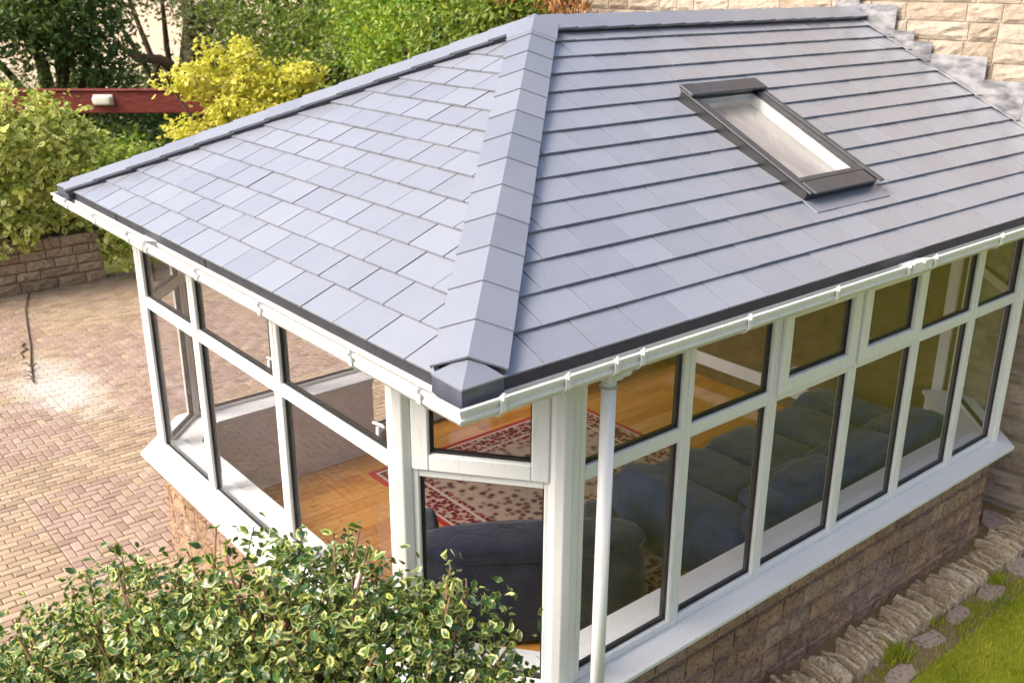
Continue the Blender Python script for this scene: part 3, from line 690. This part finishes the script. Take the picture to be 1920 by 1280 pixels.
# ------------------------------------------------------------------ patio of block pavers
def to_px(v):
    d = Vector(v)-CAMP; z = d.dot(cf)
    return 960+FPX*d.dot(cr2)/z, 640-FPX*d.dot(cu2)/z, z
patio = sheet('patio', -9, 1.0, 6.24, 12.75, -.012, SAND)
U = .08; occ = set(); pavers = []
def region(i, j):
    x, y = i*U, j*U
    if x > .16 and y < min(4.82, 4.36+x-.12): return 'x'
    if -.5 < x < 1.6 and 4.3 < y < 5.9: return 'p'
    if x < .35 and 6.6 < y < 8.2: return 'p'
    if .9 < x < 6 and 7.0 < y < 10.3: return 'p'
    if x < .9 and 9.9 < y < 11.6: return 'p'
    if x < -1.2 and y < 6: return 'p'
    return 't'
i0, i1, j0, j1 = int(-5/U), int(6.2/U), int(2.4/U), int(12.7/U)
for j in range(j0, j1):
    for i in range(i0, i1):
        if (i, j) in occ: continue
        r = region(i, j)
        if r == 'x': continue
        cells = [(i, j)]
        if r == 't':
            if (i + (j % 2)) % 2 == 0 and (i+1, j) not in occ and region(i+1, j) == 't': cells.append((i+1, j))
        else:
            k = (i-j) % 4
            if k == 0 and region(i+1, j) == 'p' and (i+1, j) not in occ: cells.append((i+1, j))
            if k == 3 and region(i, j+1) == 'p' and (i, j+1) not in occ: cells.append((i, j+1))
        occ.update(cells); pavers.append((cells, r))
def paver_mesh(b, cells):
    xs = [c[0] for c in cells]; ys_ = [c[1] for c in cells]; gp = .0035; c_ = .007
    x0, y0, x1, y1 = min(xs)*U+gp, min(ys_)*U+gp, (max(xs)+1)*U-gp, (max(ys_)+1)*U-gp
    z = random.uniform(-.002, .002); ta, tb = random.uniform(-.0015, .0015), random.uniform(-.0015, .0015)
    zz = [z-ta-tb, z+ta-tb, z+ta+tb, z-ta+tb]
    P_ = [(x0, y0), (x1, y0), (x1, y1), (x0, y1)]; Q_ = [(x0+c_, y0+c_), (x1-c_, y0+c_), (x1-c_, y1-c_), (x0+c_, y1-c_)]
    b.add([(*p, -.03) for p in P_] + [(*p, q-.006) for p, q in zip(P_, zz)] + [(*p, q) for p, q in zip(Q_, zz)],
          [(0, 1, 5, 4), (1, 2, 6, 5), (2, 3, 7, 6), (3, 0, 4, 7), (4, 5, 9, 8), (5, 6, 10, 9), (6, 7, 11, 10), (7, 4, 8, 11), (8, 9, 10, 11)])
rank = []
for q in pavers:
    c = (sum(a for a, _ in q[0])/len(q[0])*U, sum(b_ for _, b_ in q[0])/len(q[0])*U, 0)
    px, py, dz = to_px(c); vis = 0 < px < 300 and 520 < py < 1170 and dz > 0
    rank.append((dz if vis else 1e3+dz, q))
rank.sort(key=lambda t: t[0])
jb = MB(); jt, jp = [], []
for n, (_, q) in enumerate(rank):
    t, pk = random.random(), (1.0 if (q[1] == 'p') != (random.random() < .07) else 0.0)
    if n < 300:
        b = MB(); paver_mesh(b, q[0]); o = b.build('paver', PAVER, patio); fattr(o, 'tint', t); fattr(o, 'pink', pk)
    else:
        n0 = len(jb.v); paver_mesh(jb, q[0]); k = len(jb.v)-n0; jt += [t]*k; jp += [pk]*k
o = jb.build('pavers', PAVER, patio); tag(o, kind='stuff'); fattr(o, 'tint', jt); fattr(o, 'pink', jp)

# ------------------------------------------------------------------ stone-on-edge border, flags, grass
edg = tag(empty('stone_edging', (1.2, .05, 0)), 'row of rough stones set on edge along the foot of the dwarf wall', 'edging')
x = 0
while x < 4.95:
    t = random.uniform(.022, .05); L = random.uniform(.22, .34); hh = random.uniform(.05, .115)
    b = stone(t, hh, .004, .004, .0, 2, 2); b = MB(); nx = 5; vs = []; lean = random.uniform(-.03, .05)
    for i in range(nx+1):
        u = i/nx; z = hh*(.62+.38*math.sin(math.pi*min(1, max(0, .12+.8*u))))+random.uniform(-.018, .018); yy = -.17+u*L+random.uniform(-.01, .01)
        th_ = t*(.85+.15*math.sin(math.pi*u))/2*random.uniform(.75, 1.1)
        vs += [(-th_, yy, -.05), (-th_+lean, yy, z*.93), (lean, yy, z), (th_+lean, yy, z*.93), (th_, yy, -.05)]
    fs = [(i*5+k, i*5+k+1, i*5+k+6, i*5+k+5) for i in range(nx) for k in range(4)] + [(4, 3, 2, 1, 0), tuple(nx*5+k for k in range(5))]
    b.add(vs, fs); o = b.build('edging_stone', ESTONE, edg, M=Matrix.Translation((x+t/2, 0, 0)) @ Matrix.Rotation(random.uniform(-.22, .05), 4, 'Z'), fix=True); fattr(o, 'tint', random.random()); x += t*1.13
def flag(x, y, rx, ry, a):
    pts = []; n = 8
    for k in range(n): t = 2*math.pi*k/n; r_ = random.uniform(.85, 1.1); pts.append((rx*r_*math.copysign(abs(math.cos(t))**.6, math.cos(t)), ry*r_*math.copysign(abs(math.sin(t))**.6, math.sin(t))))
    pts = [(u_*random.uniform(.8, 1.15), v_*random.uniform(.8, 1.15)) for u_, v_ in pts]; b = MB(); b.prism(pts, -.03, random.uniform(.008, .016)); o = b.build('flagstone', FLAG, None, loc=(x, y, 0), rz=a, bevel=.006); fattr(o, 'tint', random.random()); return o
FL = [(2.62, -.30, .13, .10), (3.02, -.27, .12, .10), (3.40, -.28, .16, .09), (3.93, -.20, .15, .08), (4.36, -.19, .15, .08), (4.83, -.20, .16, .08), (5.35, -.17, .15, .10), (5.95, -.02, .2, .16), (5.9, .30, .16, .12)]
FN = ['nearest the picture bottom', 'second up from the picture bottom', 'third up from the picture bottom', 'beside the grass tuft half way along the edging', 'fifth up from the picture bottom', 'sixth up from the picture bottom', 'between lawn edge and edging near the house', 'at the house end of the edging', 'tucked under the house end of the conservatory']
for (x, y, rx, ry), nm in zip(FL, FN): tag(flag(x, y, rx, ry, random.uniform(-.2, .3)), 'purplish flat stone let into the grass, ' + nm, 'flagstone', 'flagstones along the lawn')

def blades(name, xy, hgt, wid, mat, label=None, cat=None, kind='stuff', lean=.5):
    n = len(xy); a = rng.uniform(0, 2*np.pi, n); h = rng.uniform(.5, 1, n)*hgt; ln = rng.uniform(.1, lean, n)*h; b_ = rng.uniform(0, 2*np.pi, n)
    wv = np.stack([np.cos(a), np.sin(a), np.zeros(n)], 1)*wid*rng.uniform(.6, 1.2, n)[:, None]/2
    base = np.concatenate([xy, np.full((n, 1), -.005)], 1); dr = np.stack([np.cos(b_)*ln, np.sin(b_)*ln, h], 1)
    mid = base+dr*np.array([.35, .35, .6]); tip = base+dr
    V_ = np.stack([base-wv, base+wv, mid+wv*.8, mid-wv*.8, tip], 1).reshape(-1, 3)
    i = np.arange(n)*5; F = [(x, x+1, x+2, x+3) for x in i.tolist()] + [(x+3, x+2, x+4) for x in i.tolist()]
    me = bpy.data.meshes.new(name); me.from_pydata(V_.tolist(), [], F); me.materials.append(mat)
    o = bpy.data.objects.new(name, me); COL.objects.link(o); X_, Y_ = xy[:, 0], xy[:, 1]; lf = .5+.25*np.sin(X_*4.1+Y_*6.3)+.25*np.sin(X_*9.7-Y_*11.1+1.3*np.sin(Y_*7))
    fattr(o, 'tint', np.repeat(np.clip(rng.random(n)*.55+lf*.45, 0, 1), 5)); tag(o, label, cat, kind=kind); return o
N = 42000
xy = np.stack([rng.uniform(2.3, 8.2, N), -.16-rng.random(N)**1.3*1.9], 1)
dens = np.ones(N, bool)
for (x, y, rx, ry) in FL: dens &= ((xy[:, 0]-x)/(rx*.85))**2+((xy[:, 1]-y)/(ry*.85))**2 > rng.uniform(.55, 1.1, N)
edge_y = -.30+.10*np.sin(xy[:, 0]*3.1)+.05*np.sin(xy[:, 0]*9)
dens &= (xy[:, 1] < edge_y) | (rng.random(N) < .22)
blades('grass', xy[dens], .055, .006, L_GRASS, 'short bright green lawn grass right of the conservatory', 'grass')
for k, (x, y, n, h, lb) in enumerate([(3.55, -.14, 260, .13, 'green grass tuft growing against the stone edging near the picture bottom'), (2.75, -.18, 220, .10, 'coarse grass tuft at the bottom edge of the picture'), (5.0, -.14, 160, .09, 'small grass tuft on the stone edging near the house'), (4.1, -.10, 120, .08, 'sparse mossy grass tuft midway along the stone edging')]):
    q = np.stack([rng.normal(x, .05, n), rng.normal(y, .035, n)], 1); blades('grass_tuft', q, h, .009, L_GRASS, lb, 'grass tuft', kind=None, lean=.9)['group'] = 'grass tufts at the edging'

# ------------------------------------------------------------------ plants
def leaf_mesh(name, C, size, mat, parent, up=.6, shape='diamond', outward=None, squash=1.0, vrange=(0, 1), droop=0):
    n = len(C); nr = rng.normal(size=(n, 3)); nr /= np.linalg.norm(nr, axis=1)[:, None]
    nr[:, 2] += up
    if outward is not None: nr += outward
    nr /= np.linalg.norm(nr, axis=1)[:, None]
    t = rng.normal(size=(n, 3)); t[:, 2] -= droop; t -= (t*nr).sum(1)[:, None]*nr; t /= np.linalg.norm(t, axis=1)[:, None]
    s = np.cross(nr, t); L = (size*rng.uniform(.65, 1.25, n))[:, None]; wd = L*.5*squash
    if shape == 'diamond':
        fold = nr*wd*.25
        P_ = np.stack([C-t*L*.5, C+s*wd*.5-fold, C+t*L*.5, C-s*wd*.5-fold], 1); k = 4
        F = [[0, 1, 2], [0, 2, 3]]; ed = [0, 1, .3, 1]
    else:                                     # pointed leaf with midrib, wavy margin
        wob = rng.normal(size=(n, 4, 1))*.10*L[:, None]; z = nr[:, None]*wob
        a = [C-t*L*.5, C-t*L*.18+s*wd*.5, C+t*L*.2+s*wd*.46, C+t*L*.52, C+t*L*.2-s*wd*.46, C-t*L*.18-s*wd*.5, C-t*L*.12-nr*L*.06, C+t*L*.2-nr*L*.05]
        for q, idx in enumerate((1, 2, 4, 5)): a[idx] = a[idx]+z[:, q]
        P_ = np.stack(a, 1); k = 8
        F = [[0, 1, 6], [1, 2, 7], [1, 7, 6], [2, 3, 7], [3, 4, 7], [4, 5, 6], [4, 6, 7], [5, 0, 6]]; ed = [.8, 1, 1, 1, 1, 1, 0, 0]
    idx = (np.arange(n)*k)[:, None, None]+np.array(F)[None]
    me = bpy.data.meshes.new(name); me.from_pydata(P_.reshape(-1, 3).tolist(), [], idx.reshape(-1, 3).tolist()); me.materials.append(mat)
    o = bpy.data.objects.new(name, me); COL.objects.link(o)
    if parent: o.parent = parent
    return o, k, np.array(ed)
def blob_points(blobs, n, clump, per, shell=.55):
    """clump centres in the outer shell of ellipsoids, leaves scattered round each; returns points, tint, outward"""
    vol = np.array([r[0]*r[1]*r[2] for _, r in blobs])**.75; nb = rng.choice(len(blobs), n, p=vol/vol.sum())
    d = rng.normal(size=(n, 3)); d /= np.linalg.norm(d, axis=1)[:, None]
    rad = shell+(1-shell)*rng.random(n)**.6
    rad *= 1+.16*np.sin(d[:, 0]*5+nb)*np.cos(d[:, 2]*6+nb*2)
    C0 = np.array([b[0] for b in blobs])[nb]; R0 = np.array([b[1] for b in blobs])[nb]
    cc = C0+d*R0*rad[:, None]; ct = rng.random(n)
    P_ = np.repeat(cc, per, 0)+rng.normal(size=(n*per, 3))*clump
    T_ = np.clip(np.repeat(ct, per)*.55+rng.random(n*per)*.45, 0, 1)
    return P_, T_, np.repeat(d, per, 0)
def plant(name, label, cat, base, blobs, mat, n, per, clump, size, trunk_r=.08, bark=BARK, shape='diamond', up=.6, squash=1.0, group=None, limbs=True, shell=.55, droop=0, lean=(0, 0), crown='crown', extra=None, varieg=None, ymax=None):
    base = Vector(base); root = tag(empty(name, base), label, cat, group)
    P_, T_, D_ = blob_points(blobs, n, clump, per, shell); 
    if ymax is not None: k_ = P_[:, 2] < ymax; P_, T_, D_ = P_[k_], T_[k_], D_[k_]
    P_ = P_-np.array(base)
    if extra is not None: P_ = np.concatenate([P_, extra-np.array(base)]); T_ = np.concatenate([T_, rng.random(len(extra))]); D_ = np.concatenate([D_, np.zeros((len(extra), 3))])
    o, k, ed = leaf_mesh(crown, P_, size, mat, root, up, shape, D_*.5, squash, droop=droop)
    fattr(o, 'tint', np.repeat(T_, k)); fattr(o, 'edge', np.tile(ed, len(P_))); fattr(o, 'varieg', np.repeat(np.clip(rng.normal(.5 if varieg is None else varieg, .36, len(P_)), 0, 1), k))
    b = MB(); cs = [Vector(c)-base for c, _ in blobs]; top = sum(cs, Vector())/len(cs)
    fork = Vector((top.x*.35+lean[0], top.y*.35+lean[1], max(.2, min(c.z for c in cs)*.55)))
    b.tube([(0, 0, -.1), fork*.5+Vector((random.uniform(-.05, .05), 0, 0)), fork], [trunk_r*1.25, trunk_r, trunk_r*.8], 8)
    if limbs:
        for c, (_, r) in zip(cs, blobs):
            m = fork.lerp(c, .5)+Vector((random.uniform(-.1, .1), random.uniform(-.1, .1), .05))*r[0]
            b.tube([fork, m, c], [trunk_r*.7, trunk_r*.45, trunk_r*.25], 6)
            for _ in range(4):
                d = Vector(rng.normal(size=3)); d.z = abs(d.z)*.8; d.normalize()
                e = c+Vector((d.x*r[0], d.y*r[1], d.z*r[2]))*.85
                b.tube([c, c.lerp(e, .55)+Vector((0, 0, .06)), e], [trunk_r*.25, trunk_r*.15, trunk_r*.06], 5)
    b.build('trunk', bark, root, smooth=True)
    return root

# near bush of variegated holly
HB = [((-1.62, .62, 1.52), (.55, .55, .62)), ((-1.28, .40, 1.72), (.55, .55, .62)), ((-.98, .12, 1.88), (.50, .50, .60)), ((-.70, -.08, 1.90), (.46, .46, .58)), ((-.45, -.32, 1.78), (.42, .42, .58)), ((-.30, -.55, 1.50), (.36, .36, .50)),
      ((-1.35, -.05, 1.45), (.50, .50, .55)), ((-.95, -.38, 1.45), (.50, .5, .55)), ((-.62, -.62, 1.3), (.4, .4, .5)), ((-1.8, .25, 1.2), (.5, .5, .5)), ((-1.95, .55, 1.45), (.4, .4, .5)), ((-1.75, .85, 1.3), (.4, .4, .55))]
sprigs = []
bush = plant('holly_bush', 'variegated cream-edged holly bush in front of the corner window', 'bush', (-.95, 0, 0), HB, L_HOLLY, 8200, 6, .042, .040, .05, TWIG, 'leaf', .5, 1.05, shell=.62, crown='foliage', varieg=.32)
b = MB()
for k in range(120):
    c, r = HB[random.randrange(7)]; d = Vector(rng.normal(size=3)); d.z = abs(d.z)+.5; d.normalize()
    e = Vector(c)+Vector((d.x*r[0], d.y*r[1], d.z*r[2]))*random.uniform(.98, 1.14); s = Vector(c)*.75+e*.25; s.z -= .2
    b.tube([s, s.lerp(e, .55)+Vector((random.uniform(-.05, .05), random.uniform(-.05, .05), 0)), e], [.013, .009, .003], 5)
    for _ in range(9): sprigs.append(e.lerp(s, random.uniform(0, .25))+Vector(rng.normal(size=3))*.028)
for v in range(len(b.v)): b.v[v] = tuple(Vector(b.v[v])-Vector((-.95, 0, 0)))
b.build('twigs', TWIG, bush, smooth=True)
sp = np.array([tuple(s) for s in sprigs])-np.array((-.95, 0, 0))  # leaves of the shoots
o, k, ed = leaf_mesh('shoot_leaves', sp, .055, L_HOLLY, bush, .4, 'leaf'); fattr(o, 'tint', np.repeat(rng.random(len(sp)), k)); fattr(o, 'edge', np.tile(ed, len(sp))); fattr(o, 'varieg', np.repeat(np.clip(rng.normal(.5, .2, len(sp)), 0, 1), k))
plant('green_holly_bush', 'glossy dark green holly bush at the bottom left corner', 'bush', (-1.72, .55, 0), [((-1.72, .62, 1.78), (.20, .20, .30)), ((-1.62, .72, 1.7), (.18, .18, .26)), ((-1.9, .6, 1.6), (.3, .3, .35))], L_GREEN, 170, 6, .05, .068, .03, TWIG, 'leaf', .5, 1.15, shell=.6, crown='foliage')

# stone retaining wall and ivy hedge beyond the patio
gw = empty('garden_wall', (-3, 12.45, 0)); tag(gw, 'low stone garden wall under the variegated ivy at the far left', 'wall')
b = MB(); b.box((0, .03, -.1), (5.4, .5, .74)); core = b.build('core', DMORT, gw)
course_wall(core, (0, 0), 0, 5.42, [(-.02, .17), (.17, .31), (.31, .46), (.46, .60), (.60, .76)], (.22, .55), GSTONE, .014, .03, .01)
IV = [((.2, 12.9, 1.45), (.9, .6, .95)), ((1.1, 12.75, 1.75), (.85, .6, 1.0)), ((1.95, 12.8, 1.75), (.75, .55, .95)), ((2.55, 12.75, 1.45), (.55, .5, .8)), ((-.9, 13.0, 1.5), (1, .6, 1.0)), ((1.5, 12.7, 2.3), (.7, .5, .6)), ((2.62, 12.5, .85), (.28, .3, .62)), ((.9, 12.45, .95), (.8, .3, .35)), ((2.95, 12.45, 1.45), (.42, .4, .6)), ((2.75, 12.3, .75), (.3, .25, .55))]
plant('ivy_hedge', 'tall variegated cream and green ivy hedge above the stone wall', 'hedge', (1.2, 12.9, 0), IV, L_IVY, 2000, 7, .075, .11, .06, BARK, 'leaf', .75, 1.2, shell=.78, droop=.8, crown='foliage', varieg=.62)
plant('green_shrub', 'small rounded light green shrub beside the ivy hedge', 'shrub', (2.95, 11.9, 0), [((2.8, 11.9, 1.75), (.5, .45, .5)), ((3.2, 11.8, 1.55), (.4, .4, .45)), ((2.95, 11.9, 1.0), (.55, .5, .7))], L_LIME, 420, 6, .07, .075, .04, crown='foliage')
# broom-like spiky plant behind the hedge
sp = []; base = np.array((2.4, 16.2, 0))
for k in range(210):
    a = rng.uniform(0, 2*np.pi); r_ = rng.uniform(0, 1)**.6; ex = np.array((r_*1.15*math.cos(a), r_*.8*math.sin(a), rng.uniform(2.4, 3.25)-.5*r_))
    for q in np.linspace(.55, 1, 30): sp.append(base+ex*q*np.array((1, 1, 1))+rng.normal(size=3)*.025)
plant('broom_shrub', 'pale green feathery broom shrub behind the ivy hedge at the left edge', 'shrub', (2.4, 16.2, 0), [((2.4, 16.2, 1.9), (.9, .7, .9))], L_PALE, 300, 6, .09, .08, .05, up=.1, squash=.55, crown='foliage', extra=np.array(sp))
# timber beam with lamp
def lerp(p, q, t): return tuple(a+(b_-a)*t for a, b_ in zip(p, q))
bm_ = tag(empty('timber_beam', (2.9, 14.35, 0)), 'red stained timber beam on posts between the ivy and the yellow tree', 'beam')
pA, pB = Vector((-2.4, 1.75, 2.46)), Vector((1.9, -1.55, 2.52)); d_ = (pB-pA); an = math.atan2(d_.y, d_.x); Lb = d_.length
Mb = Matrix.Translation(pA) @ Matrix.Rotation(an, 4, 'Z')
b = MB(); b.box((0, 0, -.175), (Lb, .09, .175)); b.build('beam', REDT, bm_, M=Mb, bevel=.012)
b = MB(); b.box((-.05, -.03, .177), (Lb+.05, .13, .205)); b.build('capping', REDT, bm_, M=Mb, bevel=.006)
for t in (.06, .94):
    p = pA.lerp(pB, t); b = MB(); b.box((p.x-.06, p.y+.0, -.1), (p.x+.06, p.y+.12, 2.3)); b.build('post', REDT, bm_, bevel=.008)
lp = bm_.location + pA.lerp(pB, .635)
lamp = tag(empty('bulkhead_lamp', lp, an), 'small cream bulkhead lamp fixed to the red beam', 'lamp')
b = MB(); b.box((-.16, -.028, -.085), (.16, -.002, .085)); b.build('backplate', CREAM, lamp, bevel=.01)
puff(MB(), (0, -.07, 0), (.15, .055, .075), e=4).build('diffuser', CREAM, lamp, smooth=True)
# golden acer
YB = [((3.55, 10.9, 3.02), (.42, .4, .30)), ((4.1, 10.6, 3.12), (.5, .45, .34)), ((4.6, 10.35, 2.95), (.5, .4, .32)), ((3.95, 10.5, 2.65), (.6, .5, .34)), ((4.5, 10.2, 2.55), (.55, .45, .3)), ((3.35, 10.8, 2.35), (.42, .4, .22)), ((3.72, 10.8, 3.42), (.22, .2, .16)), ((4.2, 10.7, 3.45), (.22, .2, .14)), ((4.0, 10.5, 2.1), (.6, .5, .35)), ((4.95, 10.2, 3.12), (.25, .22, .16)), ((3.15, 10.9, 3.0), (.2, .2, .14))]
plant('golden_acer', 'bright yellow acer tree standing behind the roof hip', 'tree', (4.1, 10.7, 0), [(c, tuple(x*.88 for x in r)) for c, r in YB], L_YEL, 720, 8, .062, .095, .06, up=.7, squash=1.3, shell=.5)
# larger trees behind
def at(px, py, dep):
    dd = cr2*((px-960)/FPX)+cu2*((640-py)/FPX)+cf; return CAMP+dd*dep
def tree(name, label, spots, mat, n, per, clump, size, tr, base=None, **k):
    bl = [(tuple(at(x, y, d)), (r*sx, r*sx, r*sz)) for x, y, d, r, sx, sz in spots]
    b0 = base or (sum(c[0][0] for c in bl)/len(bl), sum(c[0][1] for c in bl)/len(bl), 0)
    return plant(name, label, 'tree', b0, bl, mat, n, per, clump, size, tr, group='trees behind the garden', **k)
tree('dark_broadleaf_tree', 'dark green broadleaf tree filling the top left corner', [(40, -10, 17, .95, 1.2, .8), (130, 20, 18, .9, 1.2, .9), (170, 95, 18.5, .7, 1.1, .9), (60, 70, 17.5, .7, 1.3, .8), (-90, 20, 17, 1.1, 1.2, 1), (200, 150, 19, .6, 1.2, .8), (90, -130, 18, 1.3, 1.4, .9)], L_DARK, 1900, 8, .17, .14, .16, shell=.4)
tree('open_oak_tree', 'open oak tree with dark trunk and limbs showing pale field between its leaves', [(410, 20, 24, 1.0, 1.0, .9), (230, -30, 24, .8, 1.5, .5), (300, -40, 25, .8, 1.6, .5), (420, 110, 24, .8, .9, .9), (330, 160, 25, .75, 1.7, .5), (270, 150, 25, .6, 1.4, .5), (350, 10, 25, .45, 1, .8), (220, 40, 23, .45, .8, 1)], L_OAK, 1000, 8, .24, .13, .16, shell=.2)
b = MB(); tp0 = at(362, 240, 24); bs = Vector((tp0.x, tp0.y, 0))
b.tube([bs-bs, at(360, 130, 24)-bs, at(358, 60, 24)-bs, at(345, -60, 24)-bs], [.30, .22, .18, .12], 8); b.tube([at(360, 150, 24)-bs, at(300, 112, 23.7)-bs, at(255, 108, 23.5)-bs, at(215, 78, 23.2)-bs], [.16, .13, .10, .05], 7)
b.tube([at(360, 120, 24)-bs, at(375, 40, 24)-bs, at(390, -40, 24)-bs], [.14, .12, .08], 7); b.tube([at(300, 112, 23.7)-bs, at(285, 150, 23.6)-bs, at(270, 180, 23.6)-bs], [.07, .05, .03], 6)
sn = tag(empty('bare_tree', bs), 'dark forked trunk with a long crooked limb behind the red beam', 'tree'); b.build('trunk', BARK, sn, smooth=True)
tree('olive_green_tree', 'rounded olive-green tree left of the roof apex', [(520, 20, 21, 1.2, 1.1, 1), (600, -20, 22, 1.2, 1.2, 1), (590, 95, 20, 1.1, 1.1, .9), (660, 60, 19.5, .9, 1.0, 1), (480, 90, 22, .8, 1, 1), (640, 160, 19, 1, 1.1, 1), (560, 170, 20, .9, 1.2, .8)], L_MID, 2000, 7, .15, .13, .18, shell=.55)
tree('lime_green_conifer', 'bright lime-green conifer against the house corner', [(740, 30, 14, .7, .9, 1.1), (760, 100, 13.5, .6, 1, 1), (820, 20, 13, .6, 1, 1), (700, 90, 15, .6, .8, 1), (860, -30, 13, .7, 1, 1), (700, -10, 15.5, .8, .9, 1.2)], L_LIME, 1300, 7, .10, .10, .10, shell=.6, up=.2)
tree('evergreen_climber', 'dark evergreen climber with yellow shoots beside the roof apex', [(900, 40, 11.5, .5, .9, .9), (960, 10, 11, .5, .9, 1), (840, 80, 12, .5, 1, .8), (930, 70, 11.2, .4, .9, .8), (1010, 10, 10.8, .42, .8, .9)], L_MID, 800, 7, .08, .10, .08, shell=.55)
tree('copper_shrub', 'copper brown drooping conifer sprays at the corner of the house', [(1070, 15, 10.4, .26, .8, 1.3), (1050, -30, 10.5, .3, 1, 1.2), (1085, 40, 10.4, .2, .7, 1), (990, -40, 10.8, .4, 1, 1)], L_COP, 420, 7, .05, .08, .04, shell=.5, up=-.2, droop=2.0, squash=.6)
# low green cover under the trees
for (x, y, z, n, nm, m_) in [(4.8, 15.5, .9, 500, 'dark laurel shrub under the red beam', L_DARK), (3.9, 14.6, .95, 500, 'dark laurel shrub between the ivy hedge and the yellow tree', L_DARK), (6.4, 17.2, 1.0, 500, 'dark laurel shrub behind the yellow tree', L_DARK), (7.2, 14.2, 1.1, 600, 'dark laurel shrub below the olive-green tree', L_DARK), (3.2, 18.5, 1.0, 600, 'dark laurel shrub behind the red beam', L_DARK), (9.2, 10.8, 1.0, 500, 'mid green laurel shrub below the lime-green conifer', L_MID)]:
    plant('laurel_shrub', nm, 'shrub', (x, y, 0), [((x-.5, y, z), (.9, .8, z)), ((x+.6, y+.2, z*.9), (.9, .8, z*.9))], m_, n, 7, .13, .14, .06, group='laurel shrubs under the trees', crown='foliage')
for (px, py, dep, n, nm) in [(240, 232, 18.5, 500, 'dark evergreen shrub seen below the red beam'), (330, 225, 19, 500, 'dark evergreen shrub seen under the beam beside the yellow tree'), (150, 150, 20, 500, 'dark evergreen shrub behind the broom')]:
    c = at(px, py, dep); plant('evergreen_shrub', nm, 'shrub', (c.x, c.y, 0), [((c.x, c.y, c.z*.6), (.9, .8, c.z*.55)), ((c.x+.2, c.y+.3, c.z*.9), (.7, .7, .5))], L_DARK, n, 8, .13, .12, .06, group='laurel shrubs under the trees', crown='foliage')
# dry bramble stem trailing over the patio
b = MB(); b.tube([(1.28, 12.4, .012), (1.02, 11.6, .02), (.86, 10.9, .012), (.66, 10.0, .012), (.50, 9.4, .014), (.35, 8.7, .012)], [.007, .009, .009, .008, .010, .004], 6)
for k in range(9): t = random.uniform(0, 1); p = Vector((.5-.15*t, 9.45-.75*t, .012)); q = p+Vector((random.uniform(-.12, .14), random.uniform(-.15, .1), .03)); b.tube([p, p.lerp(q, .5)+Vector((.02, 0, .02)), q], [.008, .007, .003], 5)
tag(b.build('dry_stem', BARK, None, smooth=True), 'thin dark dry bramble stem trailing across the block paving', 'stem')
b = MB(); b.tube([(.64, 10.2, .01), (.58, 10.1, .012), (.60, 9.95, .012), (.50, 9.85, .012), (.49, 9.65, .01)], .009, 5); tag(b.build('twig', BARK, None, smooth=True), 'short crooked twig lying left of the long bramble stem', 'twig')
